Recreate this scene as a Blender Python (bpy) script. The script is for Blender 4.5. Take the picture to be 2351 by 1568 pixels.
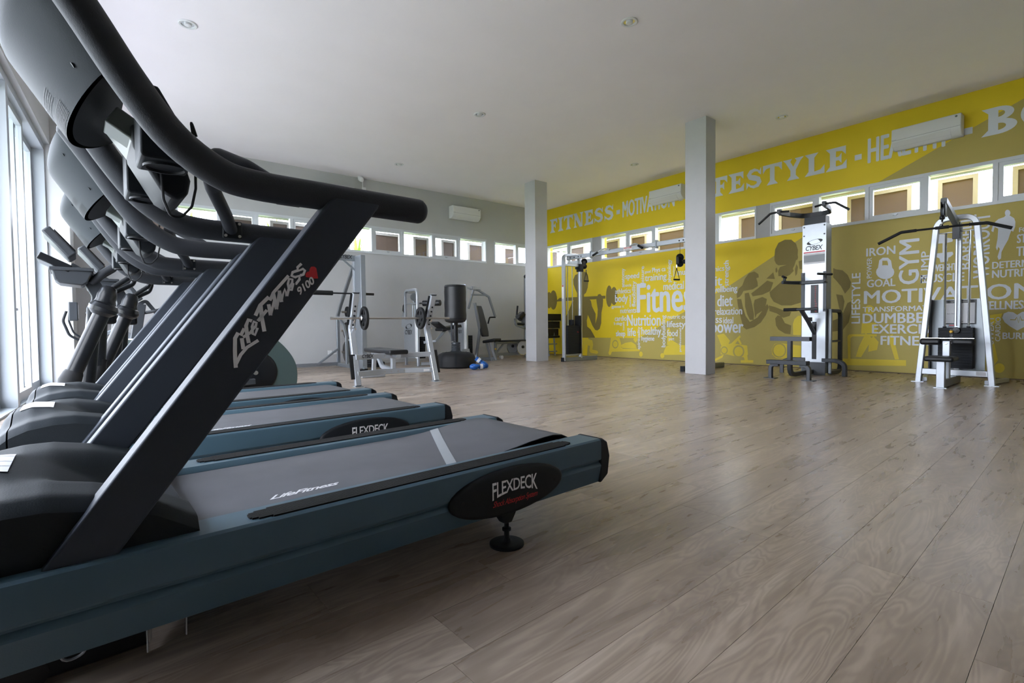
import bpy, bmesh, math, random
from mathutils import Vector, Matrix

for o in list(bpy.data.objects):
    bpy.data.objects.remove(o, do_unlink=True)
SC = bpy.context.scene
COL = SC.collection
PI = math.pi
rnd = random.Random(7)

# ------------------------------------------------------------------ camera
CAM_H = 0.78
yaw, pitch, roll = 0.6699, -0.0311, -0.0106
fw = Vector((math.sin(yaw) * math.cos(pitch), math.cos(yaw) * math.cos(pitch), math.sin(pitch)))
rt = Vector((math.cos(yaw), -math.sin(yaw), 0))
up = rt.cross(fw)
r2 = rt * math.cos(roll) + up * math.sin(roll)
u2 = -rt * math.sin(roll) + up * math.cos(roll)
cd = bpy.data.cameras.new('camera')
cam = bpy.data.objects.new('camera', cd)
COL.objects.link(cam)
cam.matrix_world = Matrix(((r2.x, u2.x, -fw.x, 0), (r2.y, u2.y, -fw.y, 0), (r2.z, u2.z, -fw.z, CAM_H), (0, 0, 0, 1)))
cd.sensor_width = 36
cd.lens = 17.597
cd.clip_start = 0.02
cd.clip_end = 800
SC.camera = cam

# ------------------------------------------------------------------ sky and exposure
world = bpy.data.worlds.new('overcast_sky')
SC.world = world
world.use_nodes = True
wn = world.node_tree
wn.nodes.clear()
w_out = wn.nodes.new('ShaderNodeOutputWorld')
w_bg = wn.nodes.new('ShaderNodeBackground')
w_tc = wn.nodes.new('ShaderNodeTexCoord')
w_mp = wn.nodes.new('ShaderNodeMapping')
w_mp.inputs['Scale'].default_value = (1.0, 1.0, 2.6)
w_nz = wn.nodes.new('ShaderNodeTexNoise')
w_nz.inputs['Scale'].default_value = 2.4
w_nz.inputs['Detail'].default_value = 5
w_cr = wn.nodes.new('ShaderNodeValToRGB')
w_cr.color_ramp.elements[0].position = 0.36
w_cr.color_ramp.elements[0].color = (0.72, 0.81, 1.0, 1)
w_cr.color_ramp.elements[1].position = 0.62
w_cr.color_ramp.elements[1].color = (0.97, 0.965, 1.0, 1)
wn.links.new(w_tc.outputs['Generated'], w_mp.inputs['Vector'])
wn.links.new(w_mp.outputs['Vector'], w_nz.inputs['Vector'])
wn.links.new(w_nz.outputs['Fac'], w_cr.inputs['Fac'])
wn.links.new(w_cr.outputs['Color'], w_bg.inputs['Color'])
w_bg.inputs['Strength'].default_value = 3.6
wn.links.new(w_bg.outputs['Background'], w_out.inputs['Surface'])
vs = SC.view_settings
vs.view_transform = 'Standard'
vs.look = 'None'
vs.gamma = 1.0
vs.use_curve_mapping = False
vs.exposure = 2.3

# ------------------------------------------------------------------ helpers
def lin(c):
    c = c / 255.0
    return c / 12.92 if c <= 0.04045 else ((c + 0.055) / 1.055) ** 2.4

def hexc(r, g, b):
    return (lin(r), lin(g), lin(b), 1)

MATS = {}
def mat(name, col, rough=0.5, metal=0.0, noise=0.0, nscale=8.0, bump=0.0, bscale=60.0, spec=0.5, coat=0.0):
    if name in MATS:
        return MATS[name]
    m = bpy.data.materials.new(name)
    m.use_nodes = True
    nt = m.node_tree
    b = nt.nodes['Principled BSDF']
    b.inputs['Base Color'].default_value = col if len(col) == 4 else (*col, 1)
    b.inputs['Roughness'].default_value = rough
    b.inputs['Metallic'].default_value = metal
    b.inputs['Specular IOR Level'].default_value = spec
    if coat:
        b.inputs['Coat Weight'].default_value = coat
        b.inputs['Coat Roughness'].default_value = 0.15
    tc = None
    if noise or bump:
        tc = nt.nodes.new('ShaderNodeTexCoord')
    if noise:
        nz = nt.nodes.new('ShaderNodeTexNoise')
        nz.inputs['Scale'].default_value = nscale
        nz.inputs['Detail'].default_value = 6
        nt.links.new(tc.outputs['Object'], nz.inputs['Vector'])
        mr = nt.nodes.new('ShaderNodeMapRange')
        mr.inputs['From Min'].default_value = 0.3
        mr.inputs['From Max'].default_value = 0.7
        mr.inputs['To Min'].default_value = 1 - noise
        mr.inputs['To Max'].default_value = 1 + noise
        nt.links.new(nz.outputs['Fac'], mr.inputs['Value'])
        hs = nt.nodes.new('ShaderNodeHueSaturation')
        hs.inputs['Color'].default_value = b.inputs['Base Color'].default_value
        nt.links.new(mr.outputs['Result'], hs.inputs['Value'])
        nt.links.new(hs.outputs['Color'], b.inputs['Base Color'])
    if bump:
        n2 = nt.nodes.new('ShaderNodeTexNoise')
        n2.inputs['Scale'].default_value = bscale
        n2.inputs['Detail'].default_value = 3
        nt.links.new(tc.outputs['Object'], n2.inputs['Vector'])
        bp = nt.nodes.new('ShaderNodeBump')
        bp.inputs['Strength'].default_value = bump
        bp.inputs['Distance'].default_value = 0.01
        nt.links.new(n2.outputs['Fac'], bp.inputs['Height'])
        nt.links.new(bp.outputs['Normal'], b.inputs['Normal'])
    MATS[name] = m
    return m

def glass_mat(name, tint=(1, 1, 1, 1), refl=0.06, rough=0.0):
    m = bpy.data.materials.new(name)
    m.use_nodes = True
    nt = m.node_tree
    nt.nodes.clear()
    out = nt.nodes.new('ShaderNodeOutputMaterial')
    tr = nt.nodes.new('ShaderNodeBsdfTransparent')
    tr.inputs['Color'].default_value = tint
    gl = nt.nodes.new('ShaderNodeBsdfGlossy')
    gl.inputs['Roughness'].default_value = rough
    mx = nt.nodes.new('ShaderNodeMixShader')
    mx.inputs['Fac'].default_value = refl
    nt.links.new(tr.outputs[0], mx.inputs[1])
    nt.links.new(gl.outputs[0], mx.inputs[2])
    nt.links.new(mx.outputs[0], out.inputs['Surface'])
    MATS[name] = m
    return m

def V(*a):
    return Vector(a)

def fillet_path(pts, rad, seg=5, closed=False):
    pts = [Vector(q) for q in pts]
    if rad <= 0 or len(pts) < 3:
        return pts
    out = [pts[0]]
    for i in range(1, len(pts) - 1):
        a, b, c = pts[i - 1], pts[i], pts[i + 1]
        d1 = (a - b); d2 = (c - b)
        l1, l2 = d1.length, d2.length
        d1.normalize(); d2.normalize()
        ang = d1.angle(d2)
        if ang > PI - 0.02:
            out.append(b); continue
        t = min(rad / math.tan(ang / 2), l1 * 0.48, l2 * 0.48)
        p1 = b + d1 * t; p2 = b + d2 * t
        for k in range(seg + 1):
            s = k / seg
            out.append(p1 * (1 - s) ** 2 + b * 2 * s * (1 - s) + p2 * s * s)
    out.append(pts[-1])
    return out

class MB:
    def __init__(self):
        self.v = []; self.f = []
    def add(self, vs, fs):
        n = len(self.v)
        self.v += [tuple(q) for q in vs]
        self.f += [tuple(i + n for i in f) for f in fs]
        return self
    def box(self, x0, x1, y0, y1, z0, z1):
        return self.add([(x0, y0, z0), (x1, y0, z0), (x1, y1, z0), (x0, y1, z0), (x0, y0, z1), (x1, y0, z1), (x1, y1, z1), (x0, y1, z1)],
                        [(0, 3, 2, 1), (4, 5, 6, 7), (0, 1, 5, 4), (1, 2, 6, 5), (2, 3, 7, 6), (3, 0, 4, 7)])
    def obox(self, c, s, m):
        pts = []
        for dz in (-.5, .5):
            for dx, dy in ((-.5, -.5), (.5, -.5), (.5, .5), (-.5, .5)):
                pts.append(Vector(c) + m @ Vector((dx * s[0], dy * s[1], dz * s[2])))
        return self.add(pts, [(0, 3, 2, 1), (4, 5, 6, 7), (0, 1, 5, 4), (1, 2, 6, 5), (2, 3, 7, 6), (3, 0, 4, 7)])
    def sweep(self, pts, prof, upv=(0, 0, 1), caps=True):
        pts = [Vector(q) for q in pts]
        n = len(prof)
        upv = Vector(upv)
        rings = []
        prev = None
        for i, q in enumerate(pts):
            if i == 0: t = pts[1] - pts[0]
            elif i == len(pts) - 1: t = pts[-1] - pts[-2]
            else:
                t = (pts[i] - pts[i - 1]).normalized() + (pts[i + 1] - pts[i]).normalized()
            t.normalize()
            if prev is None:
                s = t.cross(upv)
                if s.length < 1e-4: s = t.cross(Vector((1, 0, 0)))
                s.normalize(); w = s.cross(t).normalized()
            else:
                w = prev - t * prev.dot(t)
                w.normalize(); s = t.cross(w).normalized()
            prev = w
            rings.append([q + s * a + w * b for a, b in prof])
        vs = [x for r in rings for x in r]
        fs = []
        for i in range(len(rings) - 1):
            for k in range(n):
                a = i * n + k; b = i * n + (k + 1) % n
                fs.append((a, b, b + n, a + n))
        if caps:
            fs.append(tuple(reversed(range(n))))
            fs.append(tuple((len(rings) - 1) * n + k for k in range(n)))
        return self.add(vs, fs)
    def tube(self, pts, r, n=10, fil=0, seg=5, upv=(0, 0, 1)):
        prof = [(r * math.cos(2 * PI * k / n), r * math.sin(2 * PI * k / n)) for k in range(n)]
        return self.sweep(fillet_path(pts, fil, seg), prof, upv)
    def bar(self, pts, w, h, fil=0, upv=(0, 0, 1), c=0.006, seg=5):
        c = min(c, w * .3, h * .3)
        a, b = w / 2, h / 2
        prof = [(-a + c, -b), (a - c, -b), (a, -b + c), (a, b - c), (a - c, b), (-a + c, b), (-a, b - c), (-a, -b + c)]
        return self.sweep(fillet_path(pts, fil, seg), prof, upv)
    def oval(self, pts, a, b, n=14, fil=0, upv=(0, 0, 1)):
        prof = [(a * math.cos(2 * PI * k / n), b * math.sin(2 * PI * k / n)) for k in range(n)]
        return self.sweep(fillet_path(pts, fil), prof, upv)
    def cyl(self, a, b, r, n=16, r2=None):
        a, b = Vector(a), Vector(b)
        r2 = r if r2 is None else r2
        t = (b - a).normalized()
        s = t.cross(Vector((0, 0, 1)))
        if s.length < 1e-3: s = Vector((1, 0, 0))
        s.normalize(); w = s.cross(t)
        vs = []
        for q, rr in ((a, r), (b, r2)):
            for k in range(n):
                an = 2 * PI * k / n
                vs.append(q + s * rr * math.cos(an) + w * rr * math.sin(an))
        fs = [(k, (k + 1) % n, n + (k + 1) % n, n + k) for k in range(n)]
        fs += [tuple(reversed(range(n))), tuple(range(n, 2 * n))]
        return self.add(vs, fs)
    def lathe(self, prof, o=(0, 0, 0), axis=(0, 0, 1), n=20, caps=True):
        t = Vector(axis).normalized()
        s = t.cross(Vector((0, 0, 1)))
        if s.length < 1e-3: s = Vector((1, 0, 0))
        s.normalize(); w = s.cross(t)
        o = Vector(o); vs = []; fs = []
        for r, z in prof:
            for k in range(n):
                an = 2 * PI * k / n
                vs.append(o + t * z + s * r * math.cos(an) + w * r * math.sin(an))
        for i in range(len(prof) - 1):
            for k in range(n):
                a = i * n + k; b = i * n + (k + 1) % n
                fs.append((a, b, b + n, a + n))
        if prof[0] == prof[-1]: caps = False
        if caps and prof[0][0] > 1e-5: fs.append(tuple(reversed(range(n))))
        if caps and prof[-1][0] > 1e-5: fs.append(tuple((len(prof) - 1) * n + k for k in range(n)))
        return self.add(vs, fs)
    def prism(self, poly, axes, d0, d1):
        """poly: 2D points; axes: 'xz','yz','xy' ; extruded along the third axis"""
        def mk(a, b, d):
            return {'xz': (a, d, b), 'yz': (d, a, b), 'xy': (a, b, d)}[axes]
        n = len(poly)
        vs = [mk(a, b, d0) for a, b in poly] + [mk(a, b, d1) for a, b in poly]
        fs = [tuple(range(n)), tuple(reversed(range(n, 2 * n)))]
        fs += [((k + 1) % n, k, n + k, n + (k + 1) % n) for k in range(n)]
        return self.add(vs, fs)
    def grid(self, fn, nu, nv):
        vs = [fn(i / nu, j / nv) for i in range(nu + 1) for j in range(nv + 1)]
        fs = []
        for i in range(nu):
            for j in range(nv):
                a = i * (nv + 1) + j
                fs.append((a, a + nv + 1, a + nv + 2, a + 1))
        return self.add(vs, fs)
    def ribbon(self, pts, w, mk, d=0.0):
        """flat stroke; mk(a,b) -> 3D"""
        pts = [Vector((q[0], q[1])) for q in pts]
        L = []; R = []
        for i, q in enumerate(pts):
            if i == 0: t = pts[1] - pts[0]
            elif i == len(pts) - 1: t = pts[-1] - pts[-2]
            else: t = (pts[i] - pts[i - 1]).normalized() + (pts[i + 1] - pts[i]).normalized()
            t.normalize()
            nn = Vector((-t.y, t.x))
            ww = w[i] if isinstance(w, (list, tuple)) else w
            L.append(mk(*(q + nn * ww / 2))); R.append(mk(*(q - nn * ww / 2)))
        n = len(pts)
        return self.add(L + R, [(i, i + 1, n + i + 1, n + i) for i in range(n - 1)])
    def build(self, name, m, parent=None, loc=None, bevel=0.0, sharp=35, flat=False, seg=2):
        me = bpy.data.meshes.new(name)
        me.from_pydata(self.v, [], self.f)
        bm = bmesh.new(); bm.from_mesh(me)
        bmesh.ops.recalc_face_normals(bm, faces=bm.faces)
        bm.to_mesh(me); bm.free()
        me.materials.append(MATS[m] if isinstance(m, str) else m)
        if not flat:
            me.polygons.foreach_set('use_smooth', [True] * len(me.polygons))
            me.set_sharp_from_angle(angle=math.radians(sharp))
        o = bpy.data.objects.new(name, me)
        COL.objects.link(o)
        if parent is not None: o.parent = parent
        if loc is not None: o.location = loc
        if bevel:
            md = o.modifiers.new('bevel', 'BEVEL')
            md.width = bevel; md.segments = seg; md.limit_method = 'ANGLE'; md.angle_limit = math.radians(40)
            md.harden_normals = False
        return o

def thing(name, label, cat, loc=(0, 0, 0), rotz=0.0, group=None):
    o = bpy.data.objects.new(name, None)
    COL.objects.link(o)
    o.location = loc; o.rotation_euler = (0, 0, rotz)
    o.empty_display_size = 0.1
    o['label'] = label; o['category'] = cat
    if group: o['group'] = group
    return o

def tag(o, label, cat, group=None):
    o['label'] = label; o['category'] = cat
    if group: o['group'] = group
    return o

def struct(o):
    o['kind'] = 'structure'
    return o

def dup(root, loc, rotz=None, label=None, group=None):
    r = root.copy(); COL.objects.link(r); r.location = loc
    if rotz is not None: r.rotation_euler = (0, 0, rotz)
    if label: r['label'] = label
    if group: r['group'] = group
    for ch in list(root.children):
        c = ch.copy(); COL.objects.link(c); c.parent = r
        for g in list(ch.children):
            d = g.copy(); COL.objects.link(d); d.parent = c
    return r

def text_geo(s, w, h, bold=0.0, shear=0.0, spacing=1.0, per=None):
    """flat lettering: returns verts (a,b), faces scaled into a w x h box at origin"""
    cu = bpy.data.curves.new('lettering', 'FONT')
    cu.body = s; cu.size = 1; cu.offset = bold; cu.shear = shear; cu.space_character = spacing
    cu.resolution_u = 3
    o = bpy.data.objects.new('lettering', cu)
    COL.objects.link(o)
    dg = bpy.context.evaluated_depsgraph_get()
    me = o.evaluated_get(dg).to_mesh()
    vs = [(q.co.x, q.co.y) for q in me.vertices]
    fs = [tuple(pl.vertices) for pl in me.polygons]
    o.evaluated_get(dg).to_mesh_clear()
    bpy.data.objects.remove(o, do_unlink=True)
    bpy.data.curves.remove(cu)
    x0 = min(a for a, b in vs); x1 = max(a for a, b in vs)
    y0 = min(b for a, b in vs); y1 = max(b for a, b in vs)
    vs = [((a - x0) / (x1 - x0) * w, (b - y0) / (y1 - y0) * h) for a, b in vs]
    return vs, fs

def text(name, s, m, parent, o, ex, ey, w, h, bold=0.0, shear=0.0, spacing=1.0, fat=0.0):
    vs, fs = text_geo(s, w, h, bold, shear, spacing)
    o, ex, ey = Vector(o), Vector(ex).normalized(), Vector(ey).normalized()
    mb = MB(); mb.add([o + ex * a + ey * b for a, b in vs], fs)
    if fat:                                    # heavier strokes: the same letters again, a hair to each side
        nz = ex.cross(ey)
        for k, (da, db) in enumerate(((-fat, 0), (fat, 0), (0, -fat * .5), (0, fat * .5))):
            mb.add([o + ex * (a + da) + ey * (b + db) + nz * (0.00004 * (k + 1)) for a, b in vs], fs)
    return build_flat(mb, name, m, parent)

def build_flat(mb, name, m, parent):
    me = bpy.data.meshes.new(name)
    me.from_pydata(mb.v, [], mb.f)
    me.materials.append(MATS[m] if isinstance(m, str) else m)
    ob = bpy.data.objects.new(name, me)
    COL.objects.link(ob)
    if parent is not None: ob.parent = parent
    return ob

def ell(cx, cy, rx, ry, n=24, a0=0, a1=2 * PI):
    return [(cx + rx * math.cos(a0 + (a1 - a0) * k / n), cy + ry * math.sin(a0 + (a1 - a0) * k / n)) for k in range(n if abs(a1 - a0 - 2 * PI) < 1e-6 else n + 1)]

def rrect(x0, x1, y0, y1, r, seg=4):
    out = []
    for cx, cy, a in ((x1 - r, y1 - r, 0), (x0 + r, y1 - r, PI / 2), (x0 + r, y0 + r, PI), (x1 - r, y0 + r, 1.5 * PI)):
        for k in range(seg + 1):
            an = a + PI / 2 * k / seg
            out.append((cx + r * math.cos(an), cy + r * math.sin(an)))
    return out

# ------------------------------------------------------------------ materials
mat('ceiling_paint', (0.90, 0.865, 0.895), 0.9, noise=0.015, nscale=1.5)
mat('grey_wall_paint', (0.49, 0.497, 0.503), 0.85, noise=0.03, nscale=2.0, bump=0.05, bscale=40)
mat('white_wall_paint', (0.74, 0.735, 0.74), 0.85, noise=0.02, nscale=2.0)
mat('column_paint', (0.53, 0.53, 0.545), 0.8, noise=0.015)
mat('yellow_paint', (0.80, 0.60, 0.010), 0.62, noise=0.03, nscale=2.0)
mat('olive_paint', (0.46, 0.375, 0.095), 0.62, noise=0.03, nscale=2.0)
mat('dark_olive_paint', (0.215, 0.165, 0.035), 0.62, noise=0.02)
mat('light_yellow_paint', (0.74, 0.58, 0.045), 0.62, noise=0.02)
mat('white_paint_lettering', (0.68, 0.72, 0.78), 0.6)
mat('white_frame', (0.60, 0.63, 0.66), 0.35, spec=0.5)
mat('grey_post_paint', (0.42, 0.42, 0.42), 0.8, noise=0.02)
mat('silver_metal', (0.44, 0.47, 0.51), 0.34, 0.5, noise=0.02, nscale=20)
mat('grey_metal', (0.25, 0.275, 0.30), 0.38, 0.5, noise=0.02, nscale=20)
mat('chrome', (0.75, 0.77, 0.80), 0.12, 1.0)
mat('steel', (0.45, 0.43, 0.40), 0.3, 0.9)
mat('black_vinyl', (0.008, 0.009, 0.011), 0.42, spec=0.4, bump=0.12, bscale=250)
mat('black_rubber', (0.010, 0.0105, 0.012), 0.65, spec=0.3, bump=0.1, bscale=200)
mat('black_plastic', (0.011, 0.013, 0.016), 0.55, spec=0.2, bump=0.05, bscale=300)
mat('gloss_black', (0.009, 0.010, 0.012), 0.28, spec=0.25)
mat('charcoal_metal', (0.035, 0.040, 0.047), 0.42, 0.15, bump=0.05, bscale=300)
mat('treadmill_black', (0.035, 0.042, 0.055), 0.5, spec=0.2, bump=0.04, bscale=400)
mat('treadmill_blue', (0.056, 0.104, 0.138), 0.42, spec=0.35, noise=0.04, nscale=5, bump=0.04, bscale=350)
mat('hood_grey', (0.013, 0.0165, 0.020), 0.6, spec=0.18, noise=0.05, nscale=6, bump=0.08, bscale=300)
mat('belt_grey', (0.095, 0.097, 0.108), 0.6, spec=0.4, noise=0.08, nscale=9, bump=0.1, bscale=500)
mat('foam_black', (0.022, 0.025, 0.031), 0.62, spec=0.35, bump=0.12, bscale=350)
mat('console_grey', (0.022, 0.027, 0.031), 0.6, spec=0.12, noise=0.06, nscale=5, bump=0.06, bscale=300)
mat('pale_green_plastic', (0.14, 0.165, 0.15), 0.45)
mat('logo_silver', (0.80, 0.80, 0.82), 0.45)
mat('logo_white', (0.75, 0.76, 0.78), 0.5)
mat('logo_red', (0.55, 0.012, 0.02), 0.45)
mat('logo_black', (0.012, 0.012, 0.015), 0.5)
mat('teal_shell', (0.050, 0.078, 0.078), 0.35, noise=0.03, bump=0.03, bscale=300)
mat('bike_green', (0.085, 0.115, 0.110), 0.4, noise=0.03)
mat('white_plastic', (0.72, 0.73, 0.74), 0.35)
mat('paper_white', (0.72, 0.72, 0.74), 0.7)
mat('label_grey', (0.30, 0.32, 0.34), 0.6)
mat('yellow_plastic', (0.75, 0.45, 0.02), 0.4)
mat('orange_plastic', (0.75, 0.12, 0.02), 0.4)
mat('glove_blue', (0.012, 0.095, 0.36), 0.32)
mat('rusty_plate', (0.045, 0.042, 0.040), 0.6, noise=0.2, nscale=15)
mat('wood_panel_brown', (0.055, 0.032, 0.022), 0.6, noise=0.08, nscale=12)
mat('pale_wood', (0.22, 0.18, 0.14), 0.7, noise=0.06, nscale=6)
mat('frame_cream', (0.26, 0.245, 0.23), 0.6)
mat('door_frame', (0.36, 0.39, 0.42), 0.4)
mat('grass', (0.10, 0.145, 0.04), 0.9, noise=0.35, nscale=1.5)
mat('terrace_tile', (0.40, 0.395, 0.40), 0.5, noise=0.05)
mat('palm_green', (0.22, 0.38, 0.04), 0.5, noise=0.3, nscale=5)
mat('bark', (0.12, 0.09, 0.06), 0.9)
glass_mat('window_glass', (0.97, 0.985, 0.99, 1), 0.05)
glass_mat('blue_tank', (0.15, 0.42, 0.75, 1), 0.10, 0.05)
glass_mat('clear_film', (0.72, 0.72, 0.72, 1), 0.18, 0.12)

# ------------------------------------------------------------------ room shell
XR, YB, HC = 9.297, 10.285, 3.92
YF = -4.2
LX0, LY0 = -0.633, 9.39                       # inner face of the glazed left wall at its far end
LSL = 0.0365
Ldir = Vector((-LSL, -1, 0)).normalized()     # running along the left wall towards the viewer
Lout = Vector((-1, LSL, 0)).normalized()
def LP(t, off, z):
    q = Vector((LX0, LY0, 0)) + Ldir * t + Lout * off
    return (q.x, q.y, z)
def lbox(mb, t0, t1, o0, o1, z0, z1):
    return mb.add([LP(t0, o0, z0), LP(t1, o0, z0), LP(t1, o1, z0), LP(t0, o1, z0), LP(t0, o0, z1), LP(t1, o0, z1), LP(t1, o1, z1), LP(t0, o1, z1)],
                  [(0, 3, 2, 1), (4, 5, 6, 7), (0, 1, 5, 4), (1, 2, 6, 5), (2, 3, 7, 6), (3, 0, 4, 7)])

def wood_floor_mat():
    m = bpy.data.materials.new('oak_vinyl_plank')
    m.use_nodes = True
    nt = m.node_tree; b = nt.nodes['Principled BSDF']
    N = nt.nodes.new; LK = nt.links.new
    geo = N('ShaderNodeNewGeometry')
    at = N('ShaderNodeAttribute'); at.attribute_name = 'tone'
    mp = N('ShaderNodeMapping'); mp.inputs['Rotation'].default_value = (0, 0, -math.radians(2.2))
    LK(geo.outputs['Position'], mp.inputs['Vector'])
    cmb = N('ShaderNodeCombineXYZ')
    mul = N('ShaderNodeMath'); mul.operation = 'MULTIPLY'; mul.inputs[1].default_value = 57.3
    LK(at.outputs['Fac'], mul.inputs[0]); LK(mul.outputs[0], cmb.inputs['X']); LK(mul.outputs[0], cmb.inputs['Z'])
    add = N('ShaderNodeVectorMath'); add.operation = 'ADD'
    LK(mp.outputs['Vector'], add.inputs[0]); LK(cmb.outputs[0], add.inputs[1])
    s1 = N('ShaderNodeVectorMath'); s1.operation = 'MULTIPLY'; s1.inputs[1].default_value = (1.0, 7.0, 1.0)
    LK(add.outputs[0], s1.inputs[0])
    n1 = N('ShaderNodeTexNoise'); n1.inputs['Scale'].default_value = 2.2; n1.inputs['Detail'].default_value = 7; n1.inputs['Distortion'].default_value = 0.6
    LK(s1.outputs[0], n1.inputs['Vector'])
    s2 = N('ShaderNodeVectorMath'); s2.operation = 'MULTIPLY'; s2.inputs[1].default_value = (0.55, 3.0, 1.0)
    LK(add.outputs[0], s2.inputs[0])
    n2 = N('ShaderNodeTexNoise'); n2.inputs['Scale'].default_value = 1.9; n2.inputs['Detail'].default_value = 3; n2.inputs['Distortion'].default_value = 1.2
    LK(s2.outputs[0], n2.inputs['Vector'])
    rg = N('ShaderNodeMath'); rg.operation = 'MULTIPLY'; rg.inputs[1].default_value = 95
    LK(n2.outputs['Fac'], rg.inputs[0])
    sn = N('ShaderNodeMath'); sn.operation = 'SINE'; LK(rg.outputs[0], sn.inputs[0])
    s3 = N('ShaderNodeVectorMath'); s3.operation = 'MULTIPLY'; s3.inputs[1].default_value = (2.2, 95.0, 1.0)
    LK(add.outputs[0], s3.inputs[0])
    n3 = N('ShaderNodeTexNoise'); n3.inputs['Scale'].default_value = 1.0; n3.inputs['Detail'].default_value = 4
    LK(s3.outputs[0], n3.inputs['Vector'])
    def ma(op, a, bb):
        x = N('ShaderNodeMath'); x.operation = op
        for i, q in enumerate((a, bb)):
            if isinstance(q, (int, float)): x.inputs[i].default_value = q
            else: LK(q, x.inputs[i])
        return x.outputs[0]
    g = ma('ADD', ma('MULTIPLY', n1.outputs['Fac'], 0.80), ma('MULTIPLY', sn.outputs[0], 0.055))
    g = ma('ADD', g, ma('MULTIPLY', n3.outputs['Fac'], 0.08))
    g = ma('ADD', ma('ADD', g, 0.16), ma('MULTIPLY', at.outputs['Fac'], 0.17))
    cr = N('ShaderNodeValToRGB')
    e = cr.color_ramp.elements
    e[0].position = 0.42; e[0].color = (0.250, 0.193, 0.150, 1)
    e[1].position = 1.02; e[1].color = (0.58, 0.485, 0.395, 1)
    x = e.new(0.68); x.color = (0.345, 0.270, 0.212, 1)
    x = e.new(0.82); x.color = (0.445, 0.358, 0.284, 1)
    LK(g, cr.inputs['Fac'])
    LK(cr.outputs['Color'], b.inputs['Base Color'])
    rr = ma('ADD', 0.22, ma('MULTIPLY', n1.outputs['Fac'], 0.14))
    LK(rr, b.inputs['Roughness'])
    bp = N('ShaderNodeBump'); bp.inputs['Strength'].default_value = 0.05; bp.inputs['Distance'].default_value = 0.002
    LK(g, bp.inputs['Height']); LK(bp.outputs['Normal'], b.inputs['Normal'])
    MATS['oak_vinyl_plank'] = m
    return m
wood_floor_mat()

floor = struct(MB().box(-1.35, XR, YF, YB, -0.12, -0.005).build('floor', 'label_grey', flat=True))
def clip_poly(poly, fn):
    out = []
    for i in range(len(poly)):
        a, b = poly[i], poly[(i + 1) % len(poly)]
        da, db = fn(a), fn(b)
        if da >= 0: out.append(a)
        if da * db < 0:
            s = da / (da - db)
            out.append((a[0] + (b[0] - a[0]) * s, a[1] + (b[1] - a[1]) * s))
    return out
def build_planks():
    an = math.radians(2.2); ca, sa = math.cos(an), math.sin(an)
    PW, PL, gap = 0.197, 1.243, 0.0011
    lim = [lambda q: q[0] - (LX0 - LSL * (LY0 - q[1]) - 0.12), lambda q: XR - q[0], lambda q: q[1] - YF, lambda q: YB - q[1]]
    planks = []
    for row in range(-26, 56):
        v0 = 0.3677 + PW * row
        offs = (1.874 * ca + 0.44 * sa) if row in (0, -1) else rnd.random() * PL
        k0 = int((-2.0 - offs) / PL) - 1
        for k in range(k0, k0 + 12):
            u0 = offs + PL * k
            rect = [(u0 + gap / 2, v0 + gap / 2), (u0 + PL - gap / 2, v0 + gap / 2), (u0 + PL - gap / 2, v0 + PW - gap / 2), (u0 + gap / 2, v0 + PW - gap / 2)]
            poly = [(a * ca - b * sa, a * sa + b * ca) for a, b in rect]
            for f in lim:
                if poly: poly = clip_poly(poly, f)
            if len(poly) < 3: continue
            ar = abs(sum(poly[i][0] * poly[(i + 1) % len(poly)][1] - poly[(i + 1) % len(poly)][0] * poly[i][1] for i in range(len(poly)))) / 2
            if ar < 0.001: continue
            cx = sum(q[0] for q in poly) / len(poly); cy = sum(q[1] for q in poly) / len(poly)
            d = Vector((cx, cy, -CAM_H)); z = d.dot(fw)
            vis = z > 0.3 and abs(d.dot(rt) / z) < 1.25
            planks.append((d.length if vis else 1000 + d.length, poly, rnd.random()))
    planks.sort(key=lambda q: q[0])
    def mesh_of(lst, name):
        vs, fs, tone = [], [], []
        for _, poly, t in lst:
            n = len(poly); b = len(vs)
            vs += [(x, y, 0.0) for x, y in poly] + [(x, y, -0.004) for x, y in poly]
            fs.append(tuple(range(b, b + n))); tone.append(t)
            for k in range(n):
                fs.append((b + k, b + n + k, b + n + (k + 1) % n, b + (k + 1) % n)); tone.append(t)
        me = bpy.data.meshes.new(name); me.from_pydata(vs, [], fs)
        a = me.attributes.new('tone', 'FLOAT', 'FACE'); a.data.foreach_set('value', tone)
        me.materials.append(MATS['oak_vinyl_plank'])
        o = bpy.data.objects.new(name, me); COL.objects.link(o); o.parent = floor
        return o
    for q in planks[:300]:
        mesh_of([q], 'floor_plank')
    o = mesh_of(planks[300:], 'floor_planks'); o['kind'] = 'stuff'
build_planks()

struct(MB().box(-1.6, XR + 0.2, YF - 0.2, YB + 0.2, HC, HC + 0.12).build('ceiling', 'ceiling_paint', flat=True))

def wall_with_bands(name, m, axis, pos, thick, lo, hi, z0, z1, bands):
    """axis 'x': wall runs along x at y=pos..pos+thick ; 'y': runs along y at x=pos..pos+thick"""
    mb = MB()
    def bx(a, b, c, d):
        if axis == 'x': mb.box(a, b, pos, pos + thick, c, d)
        else: mb.box(pos, pos + thick, a, b, c, d)
    bx(lo, hi, -0.12, z0); bx(lo, hi, z1, HC)
    cur = lo
    for a, b in sorted(bands):
        if a > cur + 1e-4: bx(cur, a, z0, z1)
        cur = b
    if cur < hi - 1e-4: bx(cur, hi, z0, z1)
    return struct(mb.build(name, m, flat=True))

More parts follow.
